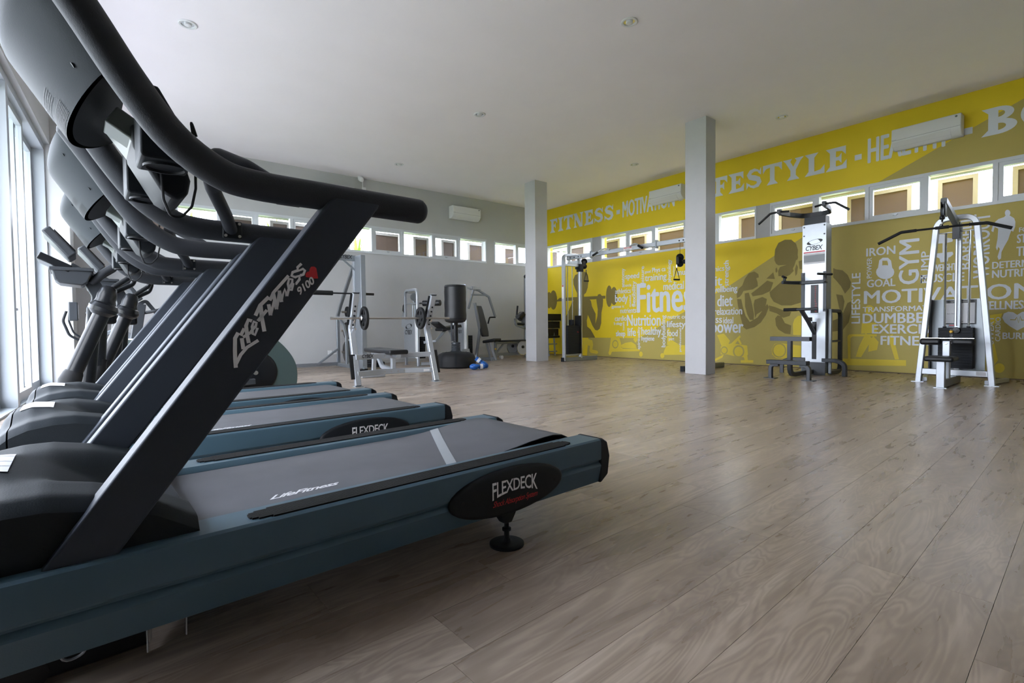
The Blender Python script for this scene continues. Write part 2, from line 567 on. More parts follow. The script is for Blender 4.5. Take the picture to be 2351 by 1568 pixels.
BZ0, BZ1 = 2.357, 2.945
RZ0, RZ1 = 2.339, 2.933
BB = [(-0.38, 7.35), (7.60, 9.20)]
RB = [(8.49, 10.15), (4.46, 8.21), (0.43, 4.21), (-3.6, 0.18)]
wall_back = wall_with_bands('wall_back', 'grey_wall_paint', 'x', YB, 0.2, -1.6, XR + 0.2, BZ0, BZ1, BB)
wall_right = wall_with_bands('wall_right', 'yellow_paint', 'y', XR, 0.2, YF - 0.2, YB, RZ0, RZ1, RB)
struct(MB().box(-1.6, XR + 0.2, YF - 0.2, YF, -0.12, HC).build('wall_front', 'white_wall_paint', flat=True))
for y0, y1 in ((8.21, 8.49), (4.21, 4.46), (0.18, 0.43)):
    MB().box(XR - 0.004, XR + 0.05, y0, y1, RZ0, RZ1).build('post', 'grey_post_paint', wall_right, flat=True)
struct(MB().box(XR - 0.012, XR, YF, YB, 0.0, 0.012).build('shadow_gap_strip', 'bark', flat=True))  # dark brown strip standing in for the shadow gap at the wall foot
struct(MB().box(-0.46, XR - 0.012, YB - 0.010, YB, 0.0, 0.07).build('baseboard_back', 'grey_post_paint', flat=True))

GEND = 8.1                                    # the glazing ends here, the rest of the left wall is solid
# left wall: header above the doors, pier at the far end, solid end behind the camera
mb = MB()
lbox(mb, -0.03, 13.8, 0.0, 0.32, 3.33, HC)
lbox(mb, GEND, 13.8, 0.0, 0.32, -0.12, 3.33)
mb.box(-1.3, -0.459, 9.36, YB, -0.12, HC)
wall_left = struct(mb.build('wall_left', 'grey_wall_paint', flat=True))
# columns
struct(MB().box(7.07, 7.34, 4.155, 4.51, 0, HC).build('column_1', 'column_paint', flat=True, bevel=0.004))
struct(MB().box(7.16, 7.51, 8.19, 8.54, 0, HC).build('column_2', 'column_paint', flat=True, bevel=0.004))

# ------------------------------------------------------------------ clerestory windows
WN = [0]
def window_band(axis, pos, z0, z1, edges, first_sash=0):
    """edges: positions of mullions incl. both ends"""
    for i in range(len(edges) - 1):
        WN[0] += 1
        a, b = edges[i], edges[i + 1]
        def bx(mb, a0, a1, c0, c1, d0, d1):
            if axis == 'x': mb.box(a0, a1, pos + d0, pos + d1, c0, c1)
            else: mb.box(pos + d0, pos + d1, a0, a1, c0, c1)
            return mb
        f = MB(); w = 0.045
        bx(f, a, b, z0, z0 + w, -0.015, 0.09); bx(f, a, b, z1 - w, z1, -0.015, 0.09)
        bx(f, a, a + w * .6, z0 + w, z1 - w, -0.015, 0.09); bx(f, b - w * .6, b, z0 + w, z1 - w, -0.015, 0.09)
        win = struct(f.build('window_%d' % WN[0], 'white_frame', flat=True))
        a2, b2, c2, d2 = a + w * .6, b - w * .6, z0 + w, z1 - w
        sash = (i + first_sash) % 2 == 0
        if sash:
            s = MB(); w2 = 0.05
            bx(s, a2, b2, c2, c2 + w2, 0.0, 0.05); bx(s, a2, b2, d2 - w2, d2, 0.0, 0.05)
            bx(s, a2, a2 + w2, c2 + w2, d2 - w2, 0.0, 0.05); bx(s, b2 - w2, b2, c2 + w2, d2 - w2, 0.0, 0.05)
            so = s.build('sash', 'white_frame', win, flat=True)
            h = MB(); mid = (a2 + b2) / 2
            bx(h, mid - 0.03, mid + 0.03, c2 + 0.012, c2 + 0.026, -0.02, 0.0)
            bx(h, mid - 0.012, mid + 0.012, c2 - 0.004, c2 + 0.03, -0.014, 0.0)
            h.build('latch', 'silver_metal', so, flat=True)
            a2 += w2; b2 -= w2; c2 += w2; d2 -= w2
        g = MB(); bx(g, a2, b2, c2, d2, 0.028, 0.033)
        g.build('pane', 'window_glass', win, flat=True)
window_band('x', YB, BZ0, BZ1, [-0.38, 0.25, 0.87, 1.50, 2.12, 2.73, 3.55, 4.37, 5.07, 5.83, 6.55, 7.35], 1)
window_band('x', YB, BZ0, BZ1, [7.60, 8.32, 9.20], 1)
window_band('y', XR, RZ0, RZ1, [8.49, 9.34, 10.15], 0)
window_band('y', XR, RZ0, RZ1, [4.46, 5.21, 5.93, 6.68, 7.43, 8.21], 1)
window_band('y', XR, RZ0, RZ1, [0.43, 1.27, 2.00, 2.73, 3.44, 4.21], 0)
window_band('y', XR, RZ0, RZ1, [-3.6, -2.85, -2.1, -1.35, -0.6, 0.18], 0)

# ------------------------------------------------------------------ glazed doors of the left wall
DN = [0]
def glazed_door(t0, t1, off, handle=False):
    DN[0] += 1
    f = MB(); w = 0.075; zb, zt = 0.02, 3.24
    lbox(f, t0, t1, off, off + 0.05, zb, zb + 0.10); lbox(f, t0, t1, off, off + 0.05, zt - w, zt)
    lbox(f, t0, t0 + w, off, off + 0.05, zb + 0.10, zt - w); lbox(f, t1 - w, t1, off, off + 0.05, zb + 0.10, zt - w)
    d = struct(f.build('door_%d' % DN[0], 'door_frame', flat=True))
    g = MB(); lbox(g, t0 + w, t1 - w, off + 0.022, off + 0.028, zb + 0.10, zt - w)
    g.build('pane', 'window_glass', d, flat=True)
    if handle:
        h = MB(); lbox(h, t1 - w + 0.012, t1 - 0.02, off - 0.012, off, 0.82, 1.12)
        pl = h.build('handle_plate', 'silver_metal', d, flat=True)
        h = MB(); lbox(h, t1 - w - 0.05, t1 - 0.03, off - 0.05, off - 0.03, 0.99, 1.015); lbox(h, t1 - 0.05, t1 - 0.03, off - 0.03, off - 0.012, 0.99, 1.015)
        h.build('handle', 'silver_metal', d, flat=True)
tr = MB()
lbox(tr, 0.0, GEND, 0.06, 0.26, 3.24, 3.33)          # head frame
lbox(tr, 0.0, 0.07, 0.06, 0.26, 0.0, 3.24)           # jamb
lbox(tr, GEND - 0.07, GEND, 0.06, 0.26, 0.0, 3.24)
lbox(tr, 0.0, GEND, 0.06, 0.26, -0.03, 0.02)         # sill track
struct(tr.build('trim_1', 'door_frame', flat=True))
t = 0.07
pat = [1.05, 1.15]
k = 0
while t < GEND - 0.3:
    w = min(1.15, GEND - 0.07 - t)
    glazed_door(t, t + w, 0.185 if k % 2 == 0 else 0.115, handle=(k % 2 == 1))
    if k % 2 == 1 and t + w < GEND - 0.4:
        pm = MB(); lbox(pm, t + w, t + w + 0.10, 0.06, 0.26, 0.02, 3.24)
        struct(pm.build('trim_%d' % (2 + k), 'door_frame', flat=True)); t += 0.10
    t += w - (0.06 if k % 2 == 0 else 0); k += 1

# ------------------------------------------------------------------ outdoors
tag(MB().box(-60, 60, -60, 70, -0.6, -0.5).build('lawn', 'grass', flat=True), 'green lawn stretching away outside the glazed doors', 'lawn')['kind'] = 'stuff'
tag(MB().box(-6.0, -1.48, -6, 11.3, -0.5, -0.035).build('terrace', 'terrace_tile', flat=True), 'grey paved terrace outside the glazed doors', 'terrace')
ev = thing('added_sky_blocker', 'added unseen slab above the glazed doors outside, cutting high sky light', 'light_blocker', (0, 0, 0))  # unseen slab added outside to cut high sky light through the doors
mb = MB(); lbox(mb, -1.6, 13.8, 0.33, 1.15, 3.50, 3.62); mb.build('slab', 'grey_post_paint', ev, flat=True)
rl = thing('railing', 'grey metal railing at the far edge of the terrace outside', 'railing', (0, 11.2, -0.035))
MB().box(-6.0, -1.0, -0.03, 0.03, 0.98, 1.03).build('rail', 'grey_metal', rl, flat=True)
MB().box(-6.0, -1.0, -0.02, 0.02, 0.10, 0.14).build('bottom_rail', 'grey_metal', rl, flat=True)
for i in range(5):
    MB().box(-5.6 + 1.06 * i - 0.03, -5.6 + 1.06 * i + 0.03, -0.03, 0.03, 0, 0.98).build('post', 'grey_metal', rl, flat=True)

def spiky_palm(x, y, z, label, R=1.1, n=46, seed=1, stem=0.8, green=True):
    rr = random.Random(seed)
    o = thing('palm_tree', label, 'palm tree', (x, y, z))
    MB().cyl((0, 0, -stem), (0, 0, 0.1), 0.09, 8, 0.07).build('trunk', 'bark', o)
    mb = MB()
    for k in range(n):
        a = rr.uniform(0, 2 * PI); el = rr.uniform(0.15, 1.45)
        L = R * rr.uniform(0.75, 1.05)
        d = Vector((math.cos(a) * math.cos(el), math.sin(a) * math.cos(el), math.sin(el)))
        s = d.cross(Vector((0, 0, 1))).normalized()
        pts = []
        for j in range(6):
            q = j / 5
            c = d * (L * q) + Vector((0, 0, -0.35 * L * q * q * math.cos(el)))
            w = 0.035 * (1 - q) ** 0.6 * (0.5 + min(1, q * 4) * .5) + 0.002
            pts.append((c - s * w, c + Vector((0, 0, -0.012)), c + s * w))
        vs = [v for tr3 in pts for v in tr3]
        fs = []
        for j in range(5):
            b = j * 3
            fs += [(b, b + 1, b + 4, b + 3), (b + 1, b + 2, b + 5, b + 4)]
        mb.add(vs, fs)
    f = mb.build('fronds', 'palm_green', o)
    f['kind'] = 'stuff'
    return o

# palms and the wooden lattice of the neighbouring veranda, seen through the clerestory
spiky_palm(1.45, 13.6, 2.75, 'green fan palm behind the left part of the back wall windows', 0.95, 46, 3, 3.25)
spiky_palm(3.15, 13.2, 2.65, 'bright green fan palm in the middle of the back wall windows', 1.0, 60, 5, 3.15)
spiky_palm(5.25, 13.4, 2.55, 'yellow green fan palm beside the silver rack window', 0.95, 60, 8, 3.05)
spiky_palm(-2.7, 20.0, 1.3, 'thin palm tree on the lawn outside the glazed doors', 1.6, 40, 11, 1.8)

PN = {'b': [(-0.45, -0.02), (0.5, 0.9), (1.72, 2.34), (2.70, 2.98), (3.13, 3.72), (4.10, 4.30), (4.98, 5.58), (6.06, 6.38), (6.88, 7.20), (7.71, 8.13), (8.95, 9.30)],
      'r': [(10.02, 10.52), (11.0, 11.45), (8.76, 9.27), (7.90, 8.30), (6.76, 7.45), (5.05, 5.40), (3.94, 4.57), (3.14, 3.36), (2.53, 3.07), (1.70, 2.07), (0.7, 1.2), (-0.4, 0.1), (-1.6, -1.1)]}
PB = ['first', 'second', 'third', 'fourth', 'fifth', 'sixth', 'seventh', 'eighth', 'ninth', 'tenth', 'eleventh', 'twelfth', 'thirteenth']
for side in 'br':
    lst = sorted(PN[side], reverse=(side == 'r'))
    for i, (a, b) in enumerate(lst):
        where = 'back grey wall' if side == 'b' else 'yellow wall'
        lab = 'brown wooden panel outside the %s windows, %s from the left' % (where, PB[i])
        o = thing('wooden_panel', lab, 'panel', (0, 0, 0), 0, 'brown panels outside the ' + where)
        def bx(x0, x1, d0, d1, z0, z1):
            return MB().box(x0, x1, YB + d0, YB + d1, z0, z1) if side == 'b' else MB().box(XR + d0, XR + d1, x0, x1, z0, z1)
        bx(a, b, 1.30, 1.33, -0.5, 3.02).build('board', 'wood_panel_brown', o, flat=True)
        m = bx(a - 0.06, a, 1.28, 1.36, -0.5, 3.08); m.add(*(lambda q: (q.v, q.f))(bx(b, b + 0.06, 1.28, 1.36, -0.5, 3.08)))
        m.add(*(lambda q: (q.v, q.f))(bx(a, b, 1.28, 1.36, 3.02, 3.08)))
        m.build('surround', 'frame_cream', o, flat=True)
vb = thing('veranda_beam', 'pale timber eaves beam and rafters outside the back wall windows', 'beam', (0, YB, 0))
MB().box(-1.5, 11.5, 1.25, 1.42, 3.14, 3.30).build('beam', 'frame_cream', vb, flat=True)
for i in range(9):
    MB().box(-0.9 + 1.35 * i, -0.8 + 1.35 * i, 0.25, 2.2, 3.32, 3.46).build('rafter', 'pale_wood', vb, flat=True)
MB().box(0.6, 3.2, 0.25, 1.2, 3.46, 3.50).build('roof_board', 'pale_wood', vb, flat=True)
MB().box(5.2, 7.6, 0.25, 1.2, 3.46, 3.50).build('roof_board', 'pale_wood', vb, flat=True)
vb = thing('veranda_beam', 'pale timber eaves beam and rafters outside the yellow wall windows', 'beam', (XR, 0, 0))
MB().box(1.25, 1.42, -4, 11.5, 3.13, 3.26).build('beam', 'frame_cream', vb, flat=True)
for i in range(11):
    MB().box(0.25, 2.2, -3.6 + 1.35 * i, -3.5 + 1.35 * i, 3.30, 3.44).build('rafter', 'pale_wood', vb, flat=True)
for y0, y1 in ((2.9, 4.4), (5.4, 6.6), (8.2, 9.4), (-1.0, 1.3)):
    MB().box(0.25, 1.25, y0, y1, 3.44, 3.48).build('roof_board', 'pale_wood', vb, flat=True)

# ------------------------------------------------------------------ air conditioners
def air_con(label, loc, rotz):
    """local: width along x centred, back at y=0, front towards -y, z from 0 (bottom) to 0.29"""
    o = thing('air_conditioner', label, 'air conditioner', loc, rotz, 'wall mounted air conditioners')
    W = 0.39
    prof = [(0.0, 0.0), (-0.10, -0.005), (-0.165, 0.035), (-0.20, 0.085), (-0.205, 0.12), (-0.195, 0.28), (-0.17, 0.29), (0.0, 0.29)]
    mb = MB().prism(prof, 'yz', -W, W)
    mb.build('casing', 'white_plastic', o, bevel=0.008)
    m = MB(); m.prism([(-0.1, -0.0085), (-0.168, 0.030), (-0.206, 0.088), (-0.204, 0.093), (-0.160, 0.036), (-0.098, -0.0035)], 'yz', -W + 0.02, W - 0.11)
    m.build('louvre', 'white_plastic', o)
    m = MB(); m.box(-W + 0.02, W - 0.11, -0.163, -0.157, 0.0265, 0.0295); m.box(-W + 0.005, W - 0.005, -0.2065, -0.200, 0.112, 0.116)
    m.build('seam', 'label_grey', o, flat=True)
    m = MB(); m.box(-W, -W + 0.06, -0.2055, -0.2045, 0.122, 0.126); m.build('badge', 'label_grey', o, flat=True)
    m = MB(); m.cyl((W - 0.05, -0.2005, 0.25), (W - 0.05, -0.1985, 0.25), 0.014, 12); m.build('logo', 'bike_green', o, flat=True)
    return o
air_con('white air conditioner on the yellow wall above MOTIVATION, half behind the column', (XR, 6.29, 3.36), PI / 2 * -1)
air_con('large white wrapped air conditioner on the yellow wall covering HEALTHY', (XR, 1.985, 3.335), -PI / 2)
air_con('white air conditioner on the grey wall right of the windows beside the column', (6.67, YB, 3.34), 0)
air_con('white air conditioner high on the grey wall behind the nearest treadmill handrail', (3.54, YB, 3.36), 0)

# ------------------------------------------------------------------ ceiling downlights
LPOS = [((0.672, 6.166), 'recessed downlight high at the left above the treadmills'), ((4.268, 3.371), 'recessed downlight at the top centre of the ceiling'),
        ((4.318, 6.168), 'recessed downlight in the middle of the ceiling above the bench press'), ((8.046, 3.481), 'recessed downlight in front of the yellow wall right of the near column'),
        ((4.378, 8.98), 'recessed downlight nearest to the grey back wall'), ((8.057, 6.258), 'recessed downlight between the two columns by the yellow wall')]
first = None
for (x, y), lab in LPOS:
    if first is None:
        o = thing('downlight', lab, 'downlight', (x, y, HC), 0, 'ceiling downlights')
        MB().lathe([(0.085, 0.0), (0.088, -0.006), (0.080, -0.012), (0.062, -0.010), (0.060, -0.002)], n=24, caps=False).build('trim_ring', 'white_plastic', o)
        MB().lathe([(0.060, -0.002), (0.054, -0.0015), (0.0, -0.001)], n=24).build('reflector', 'chrome', o)
        MB().lathe([(0.036, -0.001), (0.034, -0.016), (0.020, -0.022), (0.0, -0.023)], n=18).build('lamp', 'white_plastic', o)
        first = o
    else:
        dup(first, (x, y, HC), None, lab)

# camera, conduit and sockets on the grey wall
o = thing('security_camera', 'small white dome security camera at the top of the grey wall', 'camera', (4.09, YB - 0.08, HC))
MB().lathe([(0.05, 0), (0.05, -0.025), (0.03, -0.03), (0.0, -0.03)], n=16).build('mount', 'white_plastic', o)
MB().lathe([(0.0, 0.075), (0.03, 0.07), (0.048, 0.05), (0.05, 0.0), (0.044, -0.04), (0.030, -0.052), (0.0, -0.052)], (0, -0.03, -0.055), (0.1, -0.9, -0.35), 16).build('head', 'white_plastic', o)
MB().lathe([(0.026, 0.0), (0.022, 0.004), (0.0, 0.005)], (0.006, -0.085, -0.077), (0.1, -0.9, -0.35), 14).build('lens', 'gloss_black', o)
o = thing('junction_box', 'white junction box with conduit under the security camera', 'junction box', (4.185, YB, 3.68))
MB().box(-0.045, 0.045, -0.04, 0, -0.05, 0.05).build('box', 'white_plastic', o, bevel=0.005)
MB().cyl((-0.02, -0.02, 0.05), (-0.02, -0.02, 0.24), 0.012, 8).build('conduit', 'white_plastic', o)
for x, lab, r in ((3.41, 'round white power socket low on the grey wall', 0.026), (3.525, 'white data socket beside the power socket', 0.006)):
    o = thing('wall_socket', lab, 'socket', (x, YB, 0.28))
    MB().box(-0.042, 0.042, -0.012, 0, -0.042, 0.042).build('plate', 'white_plastic', o, bevel=0.004)
    MB().lathe([(r + .004, 0.0), (r + .004, 0.003), (r, 0.003), (r * .9, 0.0005), (0, 0.0005)], (0, -0.012, 0), (0, -1, 0), 16).build('outlet', 'label_grey' if r < .01 else 'white_plastic', o)
o = thing('wall_hook', 'small grey bracket on the grey wall left of the punching bag', 'hook', (6.175, YB, 1.30))
MB().bar([(0.03, -0.005, 0.05), (-0.03, -0.005, 0.05), (-0.03, -0.005, -0.05), (0.03, -0.005, -0.05)], 0.012, 0.01).build('bracket', 'grey_metal', o)

# ------------------------------------------------------------------ treadmills
LOGO_STROKES = [(0.0063, [(0.227, 0.771), (0.22, 0.758), (0.219, 0.729), (0.219, 0.708), (0.22, 0.689)]), (0.0055, [(0.221, 0.698), (0.231, 0.719), (0.245, 0.736), (0.27, 0.752)]), (0.0055, [(0.24, 0.781), (0.232, 0.764)]), (0.0063, [(0.234, 0.758), (0.237, 0.732)]), (0.0063, [(0.257, 0.798), (0.249, 0.801), (0.244, 0.787), (0.246, 0.764), (0.249, 0.746)]), (0.005, [(0.237, 0.76), (0.255, 0.772)]), (0.0046, [(0.254, 0.773), (0.265, 0.786), (0.267, 0.794), (0.261, 0.797), (0.257, 0.785), (0.258, 0.768), (0.263, 0.765), (0.269, 0.782)]), (0.0063, [(0.265, 0.811), (0.276, 0.836), (0.296, 0.857)]), (0.0067, [(0.277, 0.836), (0.279, 0.806), (0.284, 0.773)]), (0.0055, [(0.27, 0.798), (0.291, 0.825)]), (0.0063, [(0.295, 0.839), (0.299, 0.812)]), (0.0046, [(0.299, 0.812), (0.308, 0.848)]), (0.0063, [(0.306, 0.868), (0.313, 0.827)]), (0.0055, [(0.298, 0.848), (0.307, 0.868), (0.343, 0.911)]), (0.005, [(0.313, 0.827), (0.321, 0.873)]), (0.0063, [(0.32, 0.873), (0.325, 0.845)]), (0.0055, [(0.324, 0.848), (0.333, 0.877), (0.338, 0.86)]), (0.0046, [(0.338, 0.86), (0.343, 0.879), (0.351, 0.893), (0.352, 0.902), (0.344, 0.903), (0.341, 0.89), (0.343, 0.876), (0.35, 0.876), (0.354, 0.893)]), (0.005, [(0.365, 0.925), (0.353, 0.92), (0.35, 0.911), (0.359, 0.908), (0.369, 0.912), (0.369, 0.903), (0.361, 0.892), (0.359, 0.892)]), (0.005, [(0.375, 0.943), (0.365, 0.933), (0.366, 0.924), (0.378, 0.93), (0.383, 0.926), (0.379, 0.916), (0.371, 0.913)])]
HEART = [(0.416, 0.908), (0.405, 0.907), (0.394, 0.909), (0.385, 0.91), (0.384, 0.917), (0.388, 0.923), (0.394, 0.925), (0.395, 0.931), (0.399, 0.937), (0.407, 0.938), (0.412, 0.934), (0.414, 0.921)]
D9100 = ((0.368, 0.861), (0.407, 0.895), (0.364, 0.878))
def smooth(a, b, x):
    q = max(0.0, min(1.0, (x - a) / (b - a)))
    return q * q * (3 - 2 * q)
def interp(tab, x):
    if x <= tab[0][0]: return tab[0][1]
    for (a, b), (c, d) in zip(tab, tab[1:]):
        if x <= c:
            return b + (d - b) * (x - a) / (c - a)
    return tab[-1][1]

def make_treadmill(label, loc, rot, loose):
    T = thing('treadmill', label, 'treadmill', loc, rot, 'treadmills in a row')
    W = 0.80
    LOBE = [(-0.345, .36), (-0.33, .395), (-0.30, .42), (-0.25, .442), (-0.18, .453), (-0.12, .452), (-0.04, .435), (0.06, .402), (0.142, .347)]
    CENT = [(-0.345, .39), (-0.33, .43), (-0.30, .455), (-0.25, .472), (-0.19, .465), (-0.12, .435), (-0.05, .385), (0.02, .335), (0.08, .308), (0.142, .302)]
    def hood_z(x, y):
        m = 1 - smooth(0.17, 0.30, min(y, W - y) - 0.02)
        z = interp(LOBE, x) * m + interp(CENT, x) * (1 - m)
        e = min(y, W - y) - 0.045
        z -= 0.028 * (1 - smooth(0, 0.035, e)) ** 2
        return z
    def hood_part(name, x0, x1, nx, m):
        ny = 34
        y0, y1 = 0.045, W - 0.045
        mb = MB()
        mb.grid(lambda a, b: (x0 + (x1 - x0) * a, y0 + (y1 - y0) * b, hood_z(x0 + (x1 - x0) * a, y0 + (y1 - y0) * b)), nx, ny)
        zb = 0.150
        for yy in (y0, y1):
            mb.grid(lambda a, b: (x0 + (x1 - x0) * a, yy, hood_z(x0 + (x1 - x0) * a, yy) * b + (0.30) * (1 - b)), nx, 3)
        for xx in (x0, x1):
            mb.grid(lambda a, b: (xx, y0 + (y1 - y0) * a, hood_z(xx, y0 + (y1 - y0) * a) * b + 0.295 * (1 - b)), ny, 2)
        return mb.build(name, m, T, sharp=50)
    # frame side rails with groove and bottom taper
    prof = [(0.012, .317), (0.003, .312), (0, .303), (0, .237), (.004, .231), (.013, .228), (.013, .222), (.003, .214), (0.0, .208), (.004, .195), (.016, .140), (.022, .137), (.12, .137), (.135, .28), (.135, .300), (.128, .309), (.118, .317)]
    for s in (0, 1):
        pr = [(y if s == 0 else W - y, z) for y, z in prof]
        rail = MB().prism(pr, 'yz', -0.31, 1.535).build('side_rail', 'treadmill_blue', T, sharp=28)
        cap = [(1.535, .317), (1.548, .318), (1.578, .300), (1.594, .240), (1.582, .165), (1.535, .136)]
        ya, yb = (0.002, .130) if s == 0 else (W - .130, W - .002)
        MB().prism(cap, 'xz', ya, yb).build('end_cap', 'black_plastic', T, bevel=0.006)
        g = MB(); y0 = 0.018
        for k in range(10):
            yy = y0 + k * 0.0072
            cut = 0.05 * ((k - 4.5) / 4.5) ** 4 + 0.010 * (9 - k) / 9 * 0
            a, b = 0.245 + cut, 1.390 - cut
            y1, y2 = (yy, yy + 0.0048) if s == 0 else (W - yy - 0.0048, W - yy)
            g.box(a, b, y1, y2, .3165, .3212)
        y1, y2 = (y0, y0 + 0.07) if s == 0 else (W - y0 - 0.07, W - y0)
        g.box(0.29, 1.345, y1, y2, .3155, .3178)
        g.build('grip_strip', 'black_rubber', T, flat=True)
        # oval shock absorber badge
        bd = MB(); n = 36
        sg = -1 if s == 0 else 1
        yo = 0 if s == 0 else W
        vs = []; cx, cz, rx, rz = 1.043, .221, .252, .079
        for q, (f, d) in enumerate(((1.0, -0.001), (1.0, 0.007), (0.975, 0.013), (0.93, 0.0155))):
            vs += [(cx + rx * f * math.cos(2 * PI * k / n), yo + sg * d, cz + rz * (f - (1 - f) * 1.2) * math.sin(2 * PI * k / n)) for k in range(n)]
        fs = []
        for q in range(3):
            for k in range(n):
                fs.append((q * n + k, q * n + (k + 1) % n, (q + 1) * n + (k + 1) % n, (q + 1) * n + k))
        fs.append(tuple(range(3 * n, 4 * n)))
        bd.add(vs, fs)
        bo = bd.build('badge', 'black_plastic', T, sharp=40)
        for k in (-1, 1):
            MB().cyl((cx + k * 0.205, yo + sg * 0.0150, cz - k * 0.004), (cx + k * 0.205, yo + sg * 0.0166, cz - k * 0.004), 0.006, 10).build('screw', 'black_rubber', bo)
        if s == 0:
            tv, tf = text_geo('FLEXDECK', 0.205, 0.060, 0.012, 0, 0.92)
            tv = [(a, b + (1 - ((a - .1025) / .1025) ** 2) * 0.018 * (1 - b / .06)) for a, b in tv]
            m = MB(); m.add([(0.955 + a, -0.0163, 0.205 + b - 0.005 * a / .2) for a, b in tv], tf)
            # serifs
            build_flat(m, 'lettering', 'logo_silver', bo)
            tv, tf = text_geo('Shock Absorption System', 0.203, 0.026, 0.0, 0.45, 0.9)
            m = MB(); m.add([(0.957 + a, -0.0163, 0.176 + b - 0.004 * a / .2) for a, b in tv], tf)
            build_flat(m, 'script_lettering', 'logo_red', bo)
    # belt, deck, rollers
    if loose:
        top = [(0.06, .300), (0.80, .300), (1.0, .301), (1.10, .306), (1.19, .316), (1.27, .326), (1.34, .332), (1.40, .334), (1.45, .328), (1.485, .312), (1.503, .285)]
    else:
        top = [(0.06, .300), (0.80, .300), (1.30, .302), (1.44, .303), (1.475, .299), (1.497, .288)]
    low = [(1.505, .268), (1.495, .250), (1.47, .240), (1.3, .238), (0.1, .238)]
    path = top + low
    mb = MB(); nb = []
    ya, yb = 0.140, 0.660
    vs = []; fs = []
    th3 = 0.003
    for i, (x, z) in enumerate(path):
        a = path[max(0, i - 1)]; b = path[min(len(path) - 1, i + 1)]
        t = Vector((b[0] - a[0], b[1] - a[1])).normalized(); nn = Vector((-t.y, t.x))
        for yy in (ya, yb):
            vs += [(x, yy, z), (x - nn.x * th3, yy, z - nn.y * th3)]
    for i in range(len(path) - 1):
        b = i * 4
        fs += [(b, b + 4, b + 6, b + 2), (b + 1, b + 3, b + 7, b + 5), (b, b + 1, b + 5, b + 4), (b + 2, b + 6, b + 7, b + 3)]
    mb.add(vs, fs)
    belt = mb.build('belt', 'belt_grey', T, sharp=45)
    text('lettering', 'LifeFitness', 'paper_white', belt, (0.335, 0.205, 0.3008), (1, 0.02, 0), (0.35, 1, 0), 0.20, 0.036, 0.02, 0.35, 0.9)
    if loose:
        m = MB(); m.add([(0.885, .141, .3012), (0.925, .141, .3012), (1.185, .659, .3115), (1.145, .659, .3095)], [(0, 1, 2, 3)])
        m.v = [(x, y, z if y < .3 else z) for x, y, z in m.v]
        m2 = MB(); N = 14
        for i in range(N):
            for j, off in ((0, 0), (1, 0.042)):
                q = i / (N - 1); x = 0.885 + 0.25 * q + off; y = .141 + .518 * q
                m2.v.append((x, y, interp(top, x) + 0.0012))
        m2.f = [(2 * i, 2 * i + 1, 2 * i + 3, 2 * i + 2) for i in range(N - 1)]
        build_flat(m2, 'seam_tape', 'label_grey', belt)
    MB().box(0.05, 1.42, .138, .662, .250, .2925).build('deck', 'black_plastic', T, flat=True)
    MB().cyl((1.462, .135, .270), (1.462, .665, .270), 0.028, 16).build('rear_roller', 'charcoal_metal', T)
    MB().box(1.36, 1.44, .10, .70, .15, .235).build('rear_crossmember', 'black_plastic', T, flat=True)
    MB().box(-0.30, 0.06, .2, .6, .012, .24).build('lift_frame', 'black_plastic', T, bevel=0.01)
    for yy in (.22, .58):
        MB().cyl((-0.16, yy - .025, .035), (-0.16, yy + .025, .035), .035, 16).build('wheel', 'black_rubber', T)
    for yy in (.062, W - .062):
        m = MB(); m.prism([(1.03, .140), (1.125, .140), (1.105, .105), (1.09, .083), (1.06, .083), (1.045, .105)], 'xz', yy - .018, yy + .018)
        ft = m.build('foot_bracket', 'black_plastic', T, bevel=0.003)
        MB().lathe([(.062, 0.0), (.062, .007), (.054, .0105), (.040, .009), (.015, .011), (.012, .020), (.0095, .024), (.0095, .05), (.016, .052), (.016, .06), (.0085, .062), (.0085, .09), (0, .09)], (1.08, yy, 0), n=24).build('levelling_foot', 'black_plastic', T)
    # hood
    hood = hood_part('hood', -0.303, 0.142, 34, 'hood_grey')
    hood_part('front_bumper', -0.345, -0.308, 6, 'hood_grey')
    MB().box(-0.30, 0.13, .06, W - .06, .14, .345).build('motor_tray', 'black_plastic', T, flat=True)
    m = MB()
    for i in range(7):
        pass
    m.grid(lambda a, b: (-0.285 + 0.10 * a, 0.30 + 0.22 * b, hood_z(-0.285 + 0.10 * a, 0.30 + 0.22 * b) + 0.0025), 8, 8)
    lab = m.build('warning_label', 'paper_white', hood)
    m = MB()
    for q in (0.25, 0.5, 0.8):
        m.grid(lambda a, b: (-0.285 + 0.10 * a, 0.30 + 0.22 * (q + .015 * b), hood_z(-0.285 + 0.10 * a, 0.30 + 0.22 * q) + 0.0032), 8, 1)
    m.build('print', 'label_grey', lab)['kind'] = 'stuff'
    # uprights
    for s in (0, 1):
        ya, yb = (0.020, .088) if s == 0 else (W - .088, W - .020)
        up_poly = [(-0.136, .300), (-0.018, .300), (0.600, 1.128), (0.592, 1.138), (0.478, 1.138), (0.455, 1.118)]
        u = MB().prism(up_poly, 'xz', ya, yb).build('upright', 'treadmill_black', T, bevel=0.009, seg=3)
        if s == 0:
            m = MB()
            for w, pts in LOGO_STROKES:
                m.ribbon(pts, w * 1.35, lambda a, b: (a, 0.0185, b))
            build_flat(m, 'lettering', 'logo_silver', u)
            m = MB(); n = len(HEART); m.add([(a, 0.0187, b) for a, b in HEART], [tuple(range(n))])
            build_flat(m, 'heart', 'logo_red', u)
            a, b, c = D9100
            ex = Vector((b[0] - a[0], 0, b[1] - a[1])); ey = Vector((-0.35, 0, 0.9))
            text('number', '9100', 'logo_silver', u, (a[0], 0.0183, a[1]), ex, ey, ex.length * 1.02, 0.020, 0.03, 0, 0.95)
